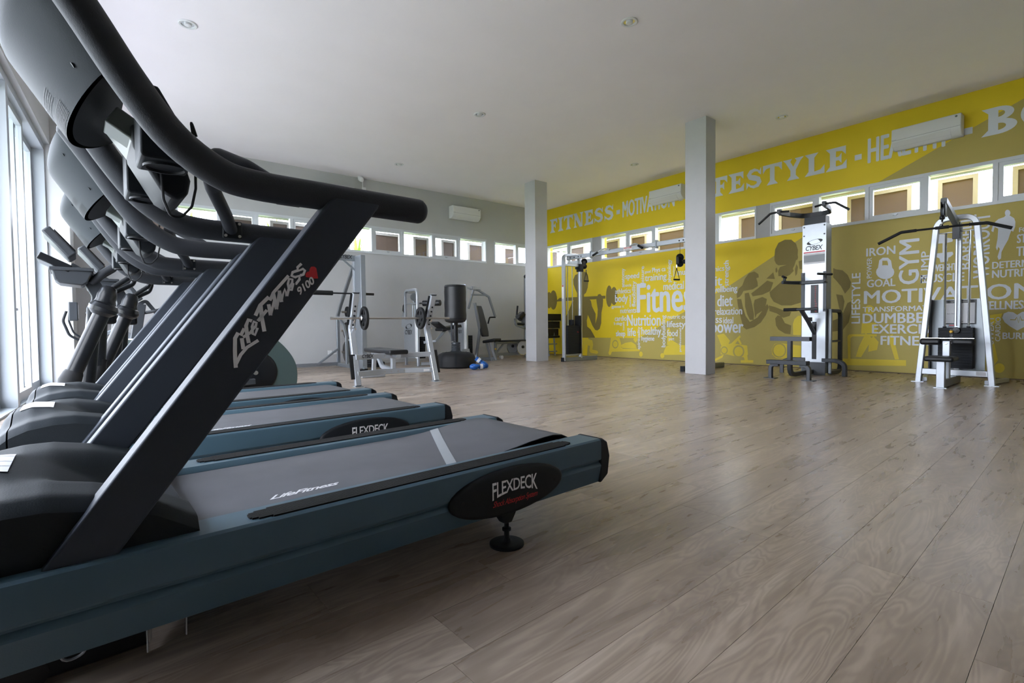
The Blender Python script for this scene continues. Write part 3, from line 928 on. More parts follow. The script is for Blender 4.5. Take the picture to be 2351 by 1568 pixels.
    # handrails
    for s in (0, 1):
        yy = 0.055 if s == 0 else W - 0.055
        pth = [(0.735, 1.131), (0.45, 1.130), (0.28, 1.131), (0.20, 1.148), (0.114, 1.208), (0.041, 1.306), (-0.031, 1.424), (-0.108, 1.545)]
        pth = [Vector((x, yy, z)) for x, z in pth]
        sm = []
        for i in range(len(pth) - 1):          # Catmull-Rom
            p0 = pth[max(0, i - 1)]; p1 = pth[i]; p2 = pth[i + 1]; p3 = pth[min(len(pth) - 1, i + 2)]
            for k in range(6):
                t = k / 6
                sm.append(0.5 * ((2 * p1) + (p2 - p0) * t + (2 * p0 - 5 * p1 + 4 * p2 - p3) * t * t + (3 * p1 - p0 - 3 * p2 + p3) * t ** 3))
        sm.append(pth[-1])
        R = 0.036; n = 18
        prof2 = [(R * math.cos(2 * PI * k / n), R * math.sin(2 * PI * k / n)) for k in range(n)]
        hr = MB().sweep(sm, prof2, (0, 1, 0)).build('handrail', 'foam_black', T, sharp=60)
        for i, sgn in ((0, 1), (-1, -1)):
            e = sm[i]; d = (sm[i] - sm[1 if i == 0 else -2]).normalized()
            MB().lathe([(R, 0), (R * .96, .008), (R * .75, .018), (R * .4, .024), (0, .026)], e, d, n).build('end_cap', 'foam_black', hr)
        fl = MB()
        fl.obox((0.368, yy + (0.034 if s == 0 else -0.034), 1.131), (0.062, 0.012, 0.062), Matrix.Identity(3))
        fo = fl.build('flange', 'black_plastic', hr, bevel=0.004)
        b = MB()
        for dx in (-.022, .022):
            for dz in (-.022, .022):
                q = yy + (0.040 if s == 0 else -0.040)
                b.cyl((0.368 + dx, q, 1.131 + dz), (0.368 + dx, q + (.004 if s == 0 else -.004), 1.131 + dz), .005, 8)
        b.build('bolts', 'steel', hr)['kind'] = 'stuff'
    cb = [(.365, .085, 1.131), (.29, .16, 1.20), (.24, .26, 1.248), (.242, .40, 1.256), (.275, .52, 1.222), (.335, .64, 1.165), (.365, .715, 1.131)]
    MB().tube(cb, 0.021, 14, 0.06, 5).build('grip_bar', 'foam_black', T)
    # console
    d = Vector((-0.53, 0, 0.848)); nrm = Vector((-0.848, 0, -0.53))
    def cons(u, v, lift=0.0):
        y = 0.095 + 0.61 * v
        q = 1 - (2 * v - 1) ** 2
        base = Vector((0.010 - 0.018 * q, y, 1.340 - 0.030 * q))
        L = 0.262
        bul = 0.066 * q ** 0.7 * (1 - 0.55 * max(0, (u - .75) / .25) ** 2)
        return base + d * (L * u) + nrm * (bul + lift)
    mb = MB()
    mb.grid(lambda a, b: cons(a, b), 18, 26)
    dk = Vector((0.848, 0, 0.53))
    def back(u, v):
        y = 0.095 + 0.61 * v
        return Vector((0.010, y, 1.340)) + d * (0.262 * u) + dk * 0.045
    for v in (0, 1):
        mb.grid(lambda a, b: cons(a, v) * (1 - b) + back(a, v) * b, 18, 1)
    mb.grid(lambda a, b: cons(1, a) * (1 - b) + back(1, a) * b, 26, 2)
    con = mb.build('console_cover', 'console_grey', T, sharp=50)
    m = MB(); m.grid(lambda a, b: back(a, b), 4, 4)
    m.grid(lambda a, b: cons(0, a, -0.014) * (1 - b) + back(0, a) * b, 26, 2)
    pan = m.build('console_panel', 'black_plastic', T)
    m = MB(); m.grid(lambda a, b: back(0.3 + 0.5 * a, 0.25 + 0.5 * b) + dk * 0.002, 1, 1); m.build('display', 'gloss_black', pan)
    m = MB()
    for i in range(9):
        u0 = 0.02 + 0.014 * i
        m.grid(lambda a, b: cons(u0 + 0.006 * a, 0.30 + 0.40 * b, 0.0012), 1, 16)
    for i in range(5):
        u0 = 0.19 + 0.022 * i
        m.grid(lambda a, b: cons(u0 + 0.007 * a, 0.34 + 0.34 * b, 0.0012), 1, 14)
    m.build('vent', 'black_plastic', con)
    for u0, v0 in ((0.18, 0.10), (0.72, 0.10), (0.18, 0.90), (0.72, 0.90)):
        q = cons(u0, v0, 0.0); q2 = cons(u0, v0, 0.0015)
        MB().cyl(q, q2, 0.0055, 10).build('screw', 'gloss_black', con)
    # inner bracket and stem under the console
    m = MB(); m.obox((0.050, 0.36, 1.300), (0.07, 0.10, 0.05), Matrix.Rotation(math.radians(32), 3, 'Y')); m.build('bracket', 'pale_green_plastic', T, bevel=0.004)
    m = MB(); m.add([(0.02, .32, 1.320), (0.075, .32, 1.240), (0.09, .35, 1.215), (0.09, .47, 1.215), (0.075, .50, 1.240), (0.02, .50, 1.320)], [(0, 1, 2, 3, 4, 5)])
    m.add([(0.03, .32, 1.325), (0.085, .32, 1.245), (0.10, .35, 1.22), (0.10, .47, 1.22), (0.085, .50, 1.245), (0.03, .50, 1.325)], [(0, 1, 2, 3, 4, 5)])
    m.build('back_plate', 'pale_green_plastic', T)
    m = MB()
    m.prism([(0.055, 1.300), (0.062, 1.245), (0.095, 1.185), (0.120, 1.140), (0.150, 1.122), (0.178, 1.140), (0.185, 1.180), (0.168, 1.24), (0.155, 1.275), (0.10, 1.31)], 'xz', 0.30, 0.50)
    m.build('stem_cover', 'black_plastic', T, bevel=0.012, seg=3)
    for yy in (.20, .60):
        m = MB()
        m.prism([(0.062, 1.345), (0.062, 1.185), (0.068, 1.178), (0.165, 1.178), (0.172, 1.19), (0.172, 1.215), (0.10, 1.345)], 'xz', yy - .065, yy + .065)
        ch = m.build('cup_holder', 'hood_grey', T, bevel=0.006)
        MB().lathe([(.046, .0), (.046, -.006), (.040, -.006), (.036, .004), (.0, .004)], (0.117, yy, 1.1775), (0, 0, 1), 20).build('cup_base', 'black_plastic', ch)
    m = MB(); m.tube([(0.20, .30, 1.30), (0.187, .30, 1.345), (0.196, .30, 1.27), (0.195, .30, 1.16), (0.185, .30, 1.11), (0.160, .30, 1.078), (0.136, .30, 1.078), (0.122, .30, 1.12), (0.117, .30, 1.21)], .0035, 6, .02)
    m.build('safety_cord', 'black_rubber', T)
    return T
TH = math.radians(2.6)
def tm_loc(x, y):
    return (x * math.cos(TH) - y * math.sin(TH), 1.29 + x * math.sin(TH) + y * math.cos(TH), 0)
make_treadmill('nearest treadmill with a loose sagging belt and LifeFitness 9100 logo', tm_loc(0, 0), TH, True)
make_treadmill('middle treadmill of the row with its badge half hidden', tm_loc(0.045, 1.211), TH, False)
make_treadmill('farthest treadmill of the row beside the ellipticals', tm_loc(0.065, 2.24), TH, False)

o = thing('plastic_bag', 'clear plastic bag hanging below the nearest treadmill rail', 'plastic bag', tm_loc(0.076, 0.06), TH)
m = MB(); m.grid(lambda a, b: (-0.037 + 0.074 * a, 0.004 * math.sin(a * 5 + b * 3), 0.136 - 0.066 * b + 0.012 * b * a), 6, 4); m.build('film', 'clear_film', o)
m = MB(); m.tube([(-0.037, -.002, .136), (-0.037, -.002, .07)], .0015, 5); m.tube([(0.037, -.002, .136), (0.036, -.002, .08)], .0015, 5); m.build('edge', 'label_grey', o)
o = thing('cable_tie', 'small grey cable tie loop hanging under the nearest treadmill', 'cable tie', tm_loc(-0.084, 0.12), TH)
MB().tube([(0.021 * math.cos(a * PI / 9), 0.003 * math.sin(a), 0.100 + 0.021 * math.sin(a * PI / 9)) for a in range(0, 19)], .003, 6).build('loop', 'grey_metal', o)
MB().box(0.010, 0.030, -.004, .004, .117, .139).build('tail', 'black_plastic', o, flat=True)

# ------------------------------------------------------------------ gym machines by the yellow wall
def cybex_logo(parent, o, ex, ey, w, m='logo_black', swoosh=True):
    """italic CYBEX lettering of width w, with the eye shaped swoosh above"""
    o, ex, ey = Vector(o), Vector(ex).normalized(), Vector(ey).normalized()
    text('lettering', 'CYBEX', m, parent, o, ex, ey, w, w * 0.30, 0.02, 0.22, 0.92)
    if swoosh:
        mb = MB(); n = 28
        L, R = [], []
        c = o + ex * (w * .52) + ey * (w * .52)
        for k in range(n + 1):
            a = 2 * PI * k / n
            wd = 0.5 + 0.5 * math.cos(2 * (a - 0.35))
            ox, oy = math.cos(a) * w * .46, math.sin(a) * w * .155
            ix, iy = math.cos(a) * w * (.46 - .20 * wd), math.sin(a) * w * (.155 - .02)
            sk = 0.30
            L.append(c + ex * ox + ey * (oy + ox * sk * .5)); R.append(c + ex * ix + ey * (iy + ix * sk * .5))
        mb.add(L + R, [(k, k + 1, n + 2 + k, n + 1 + k) for k in range(n)])
        tip = [c + ex * (w * .1) + ey * (w * .16), c + ex * (w * .50) + ey * (w * .33), c + ex * (w * .2) + ey * (w * .20)]
        mb.add(tip, [(0, 1, 2)])
        tip = [c - ex * (w * .1) - ey * (w * .16), c - ex * (w * .50) - ey * (w * .28), c - ex * (w * .2) - ey * (w * .20)]
        mb.add(tip, [(0, 1, 2)])
        build_flat(mb, 'emblem', m, parent)

def foot_plate(T, x, y, sx=.1, sy=.1, m='silver_metal'):
    MB().box(x - sx / 2, x + sx / 2, y - sy / 2, y + sy / 2, 0, .008).build('foot_plate', m, T, flat=True)

def padded(T, name, poly_or_box, m='black_vinyl', bevel=0.018):
    x0, x1, y0, y1, z0, z1 = poly_or_box
    return MB().box(x0, x1, y0, y1, z0, z1).build(name, m, T, bevel=bevel, seg=3)

def lat_pulldown():
    T = thing('lat_pulldown_machine', 'silver lat pulldown machine with a wide black bar at the right end of the mural', 'gym machine', (8.2, 1.465, 0))
    MB().bar([(0, .350, 0.008), (0, .205, 1.80), (0, .185, 2.06), (0, -.185, 2.06), (0, -.205, 1.80), (0, -.352, 0.008)], .06, .075, .15, (1, 0, 0), seg=7).build('frame', 'silver_metal', T)
    foot_plate(T, 0, .352, .12, .13); foot_plate(T, 0, -.352, .12, .13)
    MB().bar([(0, .33, .14), (0, -.33, .14)], .05, .075).build('crossbar', 'silver_metal', T)
    MB().box(-.028, -.0265, -.30, -.21, .115, .165).build('sticker', 'paper_white', T, flat=True)
    MB().bar([(.05, .30, .002 + .03), (.62, .40, .032)], .05, .05).build('rear_leg', 'silver_metal', T)
    MB().bar([(.05, -.30, .032), (.62, -.40, .032)], .05, .05).build('rear_leg', 'silver_metal', T)
    MB().bar([(.16, 0, .05), (.16, 0, 2.0)], .06, .06, 0, (1, 0, 0)).build('mast', 'silver_metal', T)
    MB().bar([(.16, 0, 1.96), (.02, 0, 1.985), (-.64, 0, 2.175)], .06, .075, .05).build('boom', 'grey_metal', T)
    MB().box(-.015, .015, -.035, .035, 1.80, 2.0).build('boom_bracket', 'charcoal_metal', T, bevel=.003)
    pu = MB(); pu.box(-.68, -.59, -.022, -.014, 1.99, 2.16); pu.box(-.68, -.59, .014, .022, 1.99, 2.16); pu.build('pulley_bracket', 'gloss_black', T, bevel=.004)
    MB().lathe([(.0, -.013), (.052, -.013), (.046, 0), (.052, .013), (0, .013)], (-.64, 0, 2.05), (0, 1, 0), 20).build('pulley', 'grey_metal', T)
    MB().lathe([(0, .04), (.018, .035), (.026, .02), (.026, 0), (.02, -.012), (.0, -.015)], (-.695, 0, 1.965), n=14).build('stopper', 'gloss_black', T)
    MB().tube([(-.695, 0, 1.96), (-.695, 0, 1.86)], .006, 6).build('cable', 'black_rubber', T)
    ln = MB()
    for k in range(3):
        zc = 1.94 - .028 * k
        pts = [(-.695 + (.009 * math.cos(2 * PI * i / 12) if k % 2 else 0), (0 if k % 2 else .009 * math.cos(2 * PI * i / 12)), zc + .018 * math.sin(2 * PI * i / 12)) for i in range(13)]
        ln.tube(pts, .003, 6)
    ln.build('chain', 'chrome', T)
    # wide bar, hangs a little askew
    ang = math.radians(-3)
    B = Vector((-.695, 0, 1.862))
    bp = [(0, .60, -.115), (0, .375, -.004), (0, .23, 0), (0, -.23, 0), (0, -.375, -.004), (0, -.57, -.09)]
    bp = [B + Vector((-.10 * y, y, z)) for _, y, z in bp]
    MB().tube(bp, .0125, 10, .06).build('lat_bar', 'gloss_black', T)
    MB().tube(bp[:2] + [bp[2]], .018, 12, .06).build('bar_grip', 'black_rubber', T)
    MB().tube([bp[3]] + bp[4:], .018, 12, .06).build('bar_grip', 'black_rubber', T)
    MB().cyl(B + Vector((-.006, .06, 0)), B + Vector((.006, -.06, 0)), .019, 12).build('swivel', 'gloss_black', T)
    # weight stack with shield
    sh = MB().box(.20, .212, -.255, .275, .16, 1.06).build('shield', 'grey_metal', T, flat=True)
    MB().box(.10, .20, .262, .275, .16, 1.06).build('shield_side', 'charcoal_metal', T, flat=True)
    MB().box(.196, .1995, -.17, .135, .74, 1.05).build('instruction_frame', 'gloss_black', sh, flat=True)
    pc = MB().box(.194, .196, -.155, .125, .755, 1.01).build('instruction_card', 'paper_white', sh, flat=True)
    for k, s in enumerate(('LAT PULLDOWN',)):
        text('lettering', s, 'paper_white', sh, (.1938, .07, 1.022), (0, -1, 0), (0, 0, 1), .17, .014)
    text('print', 'Start  Finish', 'logo_black', sh, (.1935, .11, .87), (0, -1, 0), (0, 0, 1), .08, .012)
    text('print', 'CYBEX', 'logo_black', sh, (.1935, .02, .77), (0, -1, 0), (0, 0, 1), .07, .012, .02, .2)
    MB().box(.194, .196, -.105, .09, .69, .735).build('warning_card', 'label_grey', sh, flat=True)
    MB().box(.1935, .195, .035, .088, .722, .735).build('warning_stripe', 'logo_red', sh, flat=True)
    for k in range(15):
        MB().box(.045, .165, -.163, .168, .190 + .034 * k, .190 + .034 * k + .0325).build('weight_plate', 'black_plastic', T, flat=True)
    text('weight_numbers', '\n'.join(str(n) for n in range(15, 0, -1)), 'paper_white', T, (.0445, .055, .21), (0, -1, 0), (0, 0, 1), .028, .47)
    MB().lathe([(.0, 0), (.03, .002), (.042, .02), (.036, .034), (0, .036)], (.05, -.01, .665), (-1, 0, 0), 16).build('selector_knob', 'gloss_black', T)
    MB().lathe([(.0, 0), (.014, .002), (.018, .02), (.018, .04), (.01, .05), (0, .05)], (.03, .032, .65), (-1, 0, 0), 12).build('selector_pin', 'yellow_plastic', T)
    for yy in (.115, -.115):
        MB().cyl((.10, yy, .70), (.10, yy, 1.90), .012, 10).build('guide_rod', 'chrome', T)
        MB().cyl((.10, yy, .699), (.10, yy, .715), .02, 10).build('rod_collar', 'gloss_black', T)
    MB().bar([(.10, .19, 1.90), (.10, -.19, 1.90)], .02, .012).build('rod_bracket', 'silver_metal', T)
    MB().tube([(.10, 0, .72), (.10, 0, 1.94)], .004, 6).build('lift_cable', 'black_rubber', T)
    # seat and thigh rollers
    MB().bar([(-.62, 0, .055), (.16, 0, .055)], .075, .095).build('base_beam', 'grey_metal', T)
    MB().box(-.675, -.60, -.038, .038, .008, .315).build('seat_post', 'silver_metal', T, bevel=.004)
    foot_plate(T, -.637, 0, .10, .12)
    padded(T, 'seat', (-.79, -.50, -.135, .135, .315, .375), bevel=.022)
    MB().box(-.42, -.355, -.034, .034, .08, .545).build('roller_post', 'silver_metal', T, bevel=.004)
    for s in (1, -1):
        padded(T, 'thigh_pad', (-.43, -.335, s * .15 - .105, s * .15 + .105, .495, .575), bevel=.03)
    MB().box(-.40, -.36, -.245, .245, .573, .581).build('pad_plate', 'chrome', T, flat=True)
    MB().lathe([(.014, 0), (.012, .004), (0, .005)], (-.42, 0, .515), (-1, 0, 0), 12).build('post_bolt', 'steel', T)
lat_pulldown()

def dip_tower():
    T = thing('assisted_dip_tower', 'tall white and charcoal chin up and dip tower in front of the mural figure', 'gym machine', (8.2, 3.07, 0))
    MB().box(0.004, .20, -.158, .158, .03, 2.245).build('tower', 'grey_metal', T, bevel=.004)
    fp = MB().box(-.006, .004, -.16, .165, .19, 2.248).build('front_panel', 'silver_metal', T, flat=True, bevel=.002)
    MB().box(-.008, .004, -.16, .165, .0, .19).build('kick_panel', 'charcoal_metal', T, flat=True)
    for yy, zz in ((.14, 2.215), (-.135, 2.215), (.14, 2.085), (-.135, 2.085)):
        MB().cyl((-.012, yy, zz), (-.006, yy, zz), .011, 10).build('bolt', 'charcoal_metal', fp)
    cybex_logo(fp, (-.0075, .118, 1.86), (0, -1, 0), (0, 0, 1), .235)
    MB().box(-.0085, -.006, -.145, .145, 1.825, 1.842).build('stripe', 'logo_red', fp, flat=True)
    lb = MB().box(-.0085, -.006, -.145, .145, 1.66, 1.82).build('instruction_label', 'paper_white', fp, flat=True)
    MB().box(-.0095, -.0085, -.143, .143, 1.685, 1.79).build('diagram', 'label_grey', fp, flat=True)
    # top box and chin up frame
    MB().prism([(.01, 2.245), (.19, 2.245), (.17, 2.365), (.02, 2.365)], 'xz', -.14, .15).build('top_bracket', 'charcoal_metal', T, bevel=.004)
    MB().bar([(-.47, .30, 2.405), (-.22, .27, 2.405), (.06, .19, 2.405), (.10, .08, 2.405), (.10, -.08, 2.405), (.06, -.19, 2.405), (-.22, -.27, 2.405), (-.47, -.30, 2.405)], .035, .07, .12).build('chin_up_frame', 'charcoal_metal', T)
    for s in (1, -1):
        MB().box(-.51, -.44, s * .30 - .025, s * .30 + .025, 2.385, 2.455).build('handle_clamp', 'charcoal_metal', T, bevel=.006)
        MB().tube([(-.475, s * .30, 2.42), (-.475, s * .43, 2.415), (-.48, s * .60, 2.285)], .016, 12, .05).build('chin_up_handle', 'gloss_black', T)
        MB().tube([(-.475, s * .30, 2.42), (-.44, s * .17, 2.41)], .015, 12).build('inner_grip', 'gloss_black', T)
    # dip bars
    for s in (1, -1):
        MB().box(-.022, -.006, s * .150 - .022, s * .150 + .022, .945, 1.535).build('mount_strip', 'charcoal_metal', T, flat=True)
        for zz in (.975, 1.505):
            MB().cyl((-.03, s * .150, zz), (-.022, s * .150, zz), .011, 10).build('bolt', 'gloss_black', T)
        MB().tube([(-.37, s * .27, 1.455), (-.22, s * .31, 1.465), (-.50, s * .235, 1.462)][1:], .017, 12).build('dip_grip', 'black_rubber', T)
        MB().cyl((-.36, s * .27, 1.40), (-.36, s * .27, 1.46), .02, 10).build('grip_post', 'charcoal_metal', T)
    MB().bar([(-.40, .28, 1.385), (-.06, .19, 1.385), (-.045, .15, 1.385), (-.045, -.15, 1.385), (-.06, -.19, 1.385), (-.40, -.28, 1.385)], .035, .05, .05).build('dip_bar', 'charcoal_metal', T)
    sl = MB().box(-.010, -.006, -.062, .042, .925, 1.345).build('weight_window', 'gloss_black', T, flat=True)
    text('weight_numbers', '\n'.join(str(n) for n in range(10, 150, 10)), 'logo_red', sl, (-.0105, -.012, .94), (0, -1, 0), (0, 0, 1), .028, .39)
    MB().box(-.014, -.006, -.038, .020, .235, .795).build('lever_slot', 'gloss_black', T, flat=True)
    lv = MB().bar([(.0, -.01, .62), (-.20, .0, .80), (-.42, .01, .965)], .045, .05, 0).build('lever', 'charcoal_metal', T)
    MB().box(-.19, -.13, -.03, .02, .80, .86).build('lever_latch', 'charcoal_metal', lv, bevel=.004)
    MB().tube([(-.44, .235, .975), (-.44, -.215, .975)], .021, 14).build('knee_bar', 'charcoal_metal', T)
    MB().tube([(-.44, .24, .975), (-.44, .06, .975)], .024, 14).build('knee_grip', 'black_rubber', T)
    # knee bench and step
    ch = [(-.05, 0), (.05, 0), (.05, .06), (.044, .06), (.044, .006), (-.044, .006), (-.044, .06), (-.05, .06)]
    MB().prism([(-.70 + a, .585 - b) for a, b in ch], 'xz', -.225, .30).build('knee_bench', 'charcoal_metal', T)
    MB().bar([(-.70, .045, .575), (-.70, .045, .045), (.0, .02, .045)], .065, .055, .12, (0, 1, 0)).build('bench_post', 'charcoal_metal', T)
    MB().prism([(-.97, .262), (-.85, .262), (-.855, .205), (-.965, .205)], 'xz', -.275, .255).build('step', 'charcoal_metal', T, bevel=.006)
    for s, yy in ((1, .215), (-1, -.285)):
        MB().bar([(-.91, yy - s * .11, .205), (-.91, yy, .19), (-.91, yy, .008)], .05, .055, .10, (1, 0, 0)).build('step_leg', 'charcoal_metal', T)
        foot_plate(T, -.91, yy, .12, .15, 'charcoal_metal')
        MB().bar([(.0, s * .12, .225), (-.02, s * .30, .225), (-.06, s * .43, .19), (-.06, s * .43, .008)], .05, .055, .10, (0, 0, 1)).build('stabiliser_leg', 'charcoal_metal', T)
        MB().bar([(.10, s * .185, .955), (.50, s * .185, .955), (.50, s * .185, .035), (.10, s * .185, .035)], .05, .055, .10, (0, 1, 0)).build('side_loop', 'charcoal_metal', T)
        MB().bar([(.10, s * .185, .50), (.50, s * .185, .50)], .03, .03).build('side_rung', 'charcoal_metal', T)
        MB().bar([(.10, s * .185, .03), (.10, s * .185, .98)], .045, .045).build('side_post', 'grey_metal', T)
dip_tower()

def cable_crossover():
    T = thing('cable_crossover', 'white and silver cable crossover with pull up handles between the columns', 'gym machine', (7.75, 7.72, 0))
    # local: x towards the wall, y along the wall; second tower at y = -3.02
    for s, oy in ((1, 0.0), (-1, -3.02)):
        MB().bar([(-.21, oy, .02), (-.21, oy, 2.29), (.27, oy, 2.29), (.27, oy, 2.05)], .055, .075, .12, (0, 1, 0)).build('tower_frame', 'silver_metal', T)
        MB().cyl((.29, oy, .06), (.29, oy, 2.16), .045, 18).build('carriage_post', 'silver_metal', T)
        MB().bar([(-.21, oy, .045), (.80, oy, .045)], .075, .085).build('base_beam', 'grey_metal', T)
        MB().box(-.272, -.255, oy - .04, oy + .04, .0, .09).build('beam_end', 'black_plastic', T, bevel=.004)
        MB().bar([(-.21, oy, .14), (.27, oy, .14)], .04, .04).build('lower_rail', 'silver_metal', T)
        MB().bar([(-.18, oy, 2.08), (.25, oy, 2.08)], .04, .05).build('upper_rail', 'silver_metal', T)
        for k in range(18):
            MB().box(-.16, .20, oy - .07, oy + .07, .165 + .034 * k, .165 + .034 * k + .0325).build('weight_plate', 'black_plastic', T, flat=True)
        MB().box(.21, .235, oy - .09, oy + .09, .16, .99).build('stack_shield', 'gloss_black', T, flat=True)
        MB().box(-.02, .06, oy - .05, oy + .05, .777, .90).build('stack_head', 'black_plastic', T, bevel=.01)
        text('weight_label', '5x', 'logo_red', T, (.12, oy - .0712, .62), (1, 0, 0), (0, 0, 1), .05, .03)
        for xx in (-.09, .05):
            MB().cyl((xx, oy, .78), (xx, oy, 2.07), .011, 10).build('guide_rod', 'chrome', T)
        MB().tube([(-.15, oy, .15), (-.15, oy, 2.20)], .004, 6).build('cable', 'black_rubber', T)
        MB().box(-.2385, -.236, oy - .03, oy + .03, 1.35, 1.60).build('warning_sticker', 'paper_white', T, flat=True)
        MB().cyl((-.2375, oy, 1.62), (-.240, oy, 1.62), .016, 12).build('warning_sign', 'logo_red', T)
        # carriage, pulleys and handle
        ca = MB(); ca.box(.235, .345, oy - .06, oy + .06, 1.95, 2.12); ca.box(.20, .25, oy - .03, oy + .03, 1.99, 2.05)
        dz = 0 if s == 1 else -.05
        MB().box(.235, .345, oy - .06, oy + .06, 1.95 + dz, 2.12 + dz).build('carriage', 'black_plastic', T, bevel=.01)
        MB().box(.16, .24, oy - .025, oy + .025, 2.0 + dz, 2.05 + dz).build('carriage_knob', 'black_plastic', T, bevel=.01)
        xx = .43 if s == 1 else -.02
        if s == -1:
            MB().box(.0, .24, oy + .03, oy + .30, 1.98 + dz - .1, 2.05 + dz - .1).build('carriage_arm', 'black_plastic', T, bevel=.01)
        zz = 2.12 if s == 1 else 1.87
        yo = oy + (0 if s == 1 else .33)
        MB().lathe([(0, -.02), (.06, -.02), (.066, -.012), (.060, 0), (.066, .012), (.06, .02), (0, .02)], (xx, yo, zz + .07), (.5, .8, 0), 20).build('pulley', 'gloss_black', T)
        MB().lathe([(0, -.02), (.055, -.02), (.06, 0), (.055, .02), (0, .02)], (xx, yo, zz - .04), (.5, .8, 0), 20).build('pulley', 'gloss_black', T)
        MB().box(xx - .08, xx + .03, yo - .03, yo + .03, zz - .05, zz + .08).build('pulley_bracket', 'gloss_black', T, bevel=.01)
        hx = xx + (.06 if s == 1 else -.10); hz = zz - (.16 if s == 1 else .12)
        MB().lathe([(0, .06), (.012, .05), (.012, .01), (0, 0)], (hx, yo, hz + .0), n=8).build('carabiner', 'chrome', T)
        MB().tube([(hx, yo, hz), (hx - .055, yo + .02, hz - .20), (hx + .055, yo - .02, hz - .20), (hx, yo, hz)], .006, 6).build('handle_strap', 'black_rubber', T)
        MB().cyl((hx - .055, yo + .02, hz - .20), (hx + .055, yo - .02, hz - .20), .015, 10).build('handle_grip', 'black_rubber', T)
        MB().tube([(xx, yo, zz + .1), (xx, yo, 2.25)], .004, 6).build('cable', 'black_rubber', T)
        for q in (-.12, 0, .12, .2):
            MB().cyl((.02, oy - s * (.14 + q), 2.23), (-.035, oy - s * (.14 + q), 2.23), .013, 8).build('bolt', 'gloss_black', T)
    MB().bar([(.0, .10, 2.235), (.0, -3.12, 2.235)], .05, .085).build('top_beam', 'silver_metal', T)
    for yy in (-.60, -2.20):
        MB().box(-.035, .035, yy - .015, yy + .015, 2.16, 2.31).build('clamp', 'grey_metal', T, bevel=.004)
    st = MB().box(-.0275, -.026, -1.66, -1.46, 2.20, 2.27).build('sticker', 'paper_white', T, flat=True)
    text('lettering', 'PERFORM', 'logo_red', st, (-.0280, -1.465, 2.235), (0, -1, 0), (0, 0, 1), .19, .03, .02, .25)
    text('lettering', 'TRAINER', 'logo_black', st, (-.0280, -1.50, 2.207), (0, -1, 0), (0, 0, 1), .11, .018)
    for a, b in ((-.78, -1.12), (-1.98, -1.62)):
        s = 1 if a > b else -1
        MB().tube([(-.03, b, 2.27), (-.05, b + s * .10, 2.30), (-.07, (a + b) / 2, 2.29), (-.14, a, 2.19)], .016, 12, .05).build('pull_up_handle', 'silver_metal', T)
        MB().tube([(-.105, (a + b) / 2 + s * .07, 2.243), (-.145, a + s * .01, 2.182)], .022, 12).build('pull_up_grip', 'black_rubber', T)
    MB().bar([(-.45, -3.02, .045), (-.21, -3.02, .045)], .075, .085).build('front_foot', 'charcoal_metal', T)
    MB().box(-.465, -.448, -3.06, -2.98, .0, .09).build('beam_end', 'black_plastic', T, bevel=.004)
cable_crossover()

def pad_bench():
    T = thing('padded_bench', 'black three segment padded bench standing upright behind the far column', 'bench', (8.75, 9.33, 0))
    for k in range(3):
        padded(T, 'pad', (-.30, .22, -.05 + .05 * k, .0 + .05 * k, .90 - .19 * k, 1.075 - .19 * k), bevel=.012)
        MB().box(-.30, .22, -.054 + .05 * k, -.048 + .05 * k, .885 - .19 * k, .895 - .19 * k).build('piping', 'grey_metal', T, flat=True)
    padded(T, 'seat', (-.30, .22, .0, .36, .46, .52), bevel=.015)
    for xx in (-.16, .06):
        MB().bar([(xx - .04, -.02, .01), (xx, .06, .50), (xx, .12, .95)], .04, .04, 0).build('leg', 'grey_metal', T)
        MB().bar([(xx + .03, .40, .01), (xx, .28, .47)], .04, .04, 0).build('leg', 'grey_metal', T)
    for zz in (.12, .31):
        MB().bar([(-.20, .0, zz), (.10, .0, zz)], .03, .03).build('rung', 'grey_metal', T)
pad_bench()

# ------------------------------------------------------------------ machines by the grey wall
def weight_disc(o, c, axis, R, t, m='black_rubber', windows=True, name='weight_plate', parent=None):
    """a grip plate: rim, hub and three spokes as one plate mesh"""
    c, axis = Vector(c), Vector(axis).normalized()
    mb = MB()
    if windows:
        mb.lathe([(R * .70, -t * .32), (R * .78, -t * .5), (R * .96, -t * .5), (R, -t * .3), (R, t * .3), (R * .96, t * .5), (R * .78, t * .5), (R * .70, t * .32), (R * .70, -t * .32)], c, axis, 32)
        mb.lathe([(R * .12, -t * .4), (R * .30, -t * .4), (R * .36, -t * .2), (R * .36, t * .2), (R * .30, t * .4), (R * .12, t * .4), (R * .12, -t * .4)], c, axis, 20)
        s = axis.cross(Vector((0, 0, 1))).normalized(); w = s.cross(axis)
        for k in range(5):
            a = 2 * PI * k / 5 + .3
            d = s * math.cos(a) + w * math.sin(a); e = axis.cross(d)
            M = Matrix((d, e, axis)).transposed()
            mb.obox(c + d * R * .53, (R * .46, R * .34, t * .5), M)
    else:
        mb.lathe([(0, -t * .3), (R * .3, -t * .5), (R * .35, -t * .25), (R * .75, -t * .25), (R * .8, -t * .5), (R * .97, -t * .5), (R, -t * .3), (R, t * .3), (R * .97, t * .5), (R * .8, t * .5), (R * .75, t * .25), (R * .35, t * .25), (R * .3, t * .5), (0, t * .3)], c, axis, 28)
    return mb.build(name, m, parent)

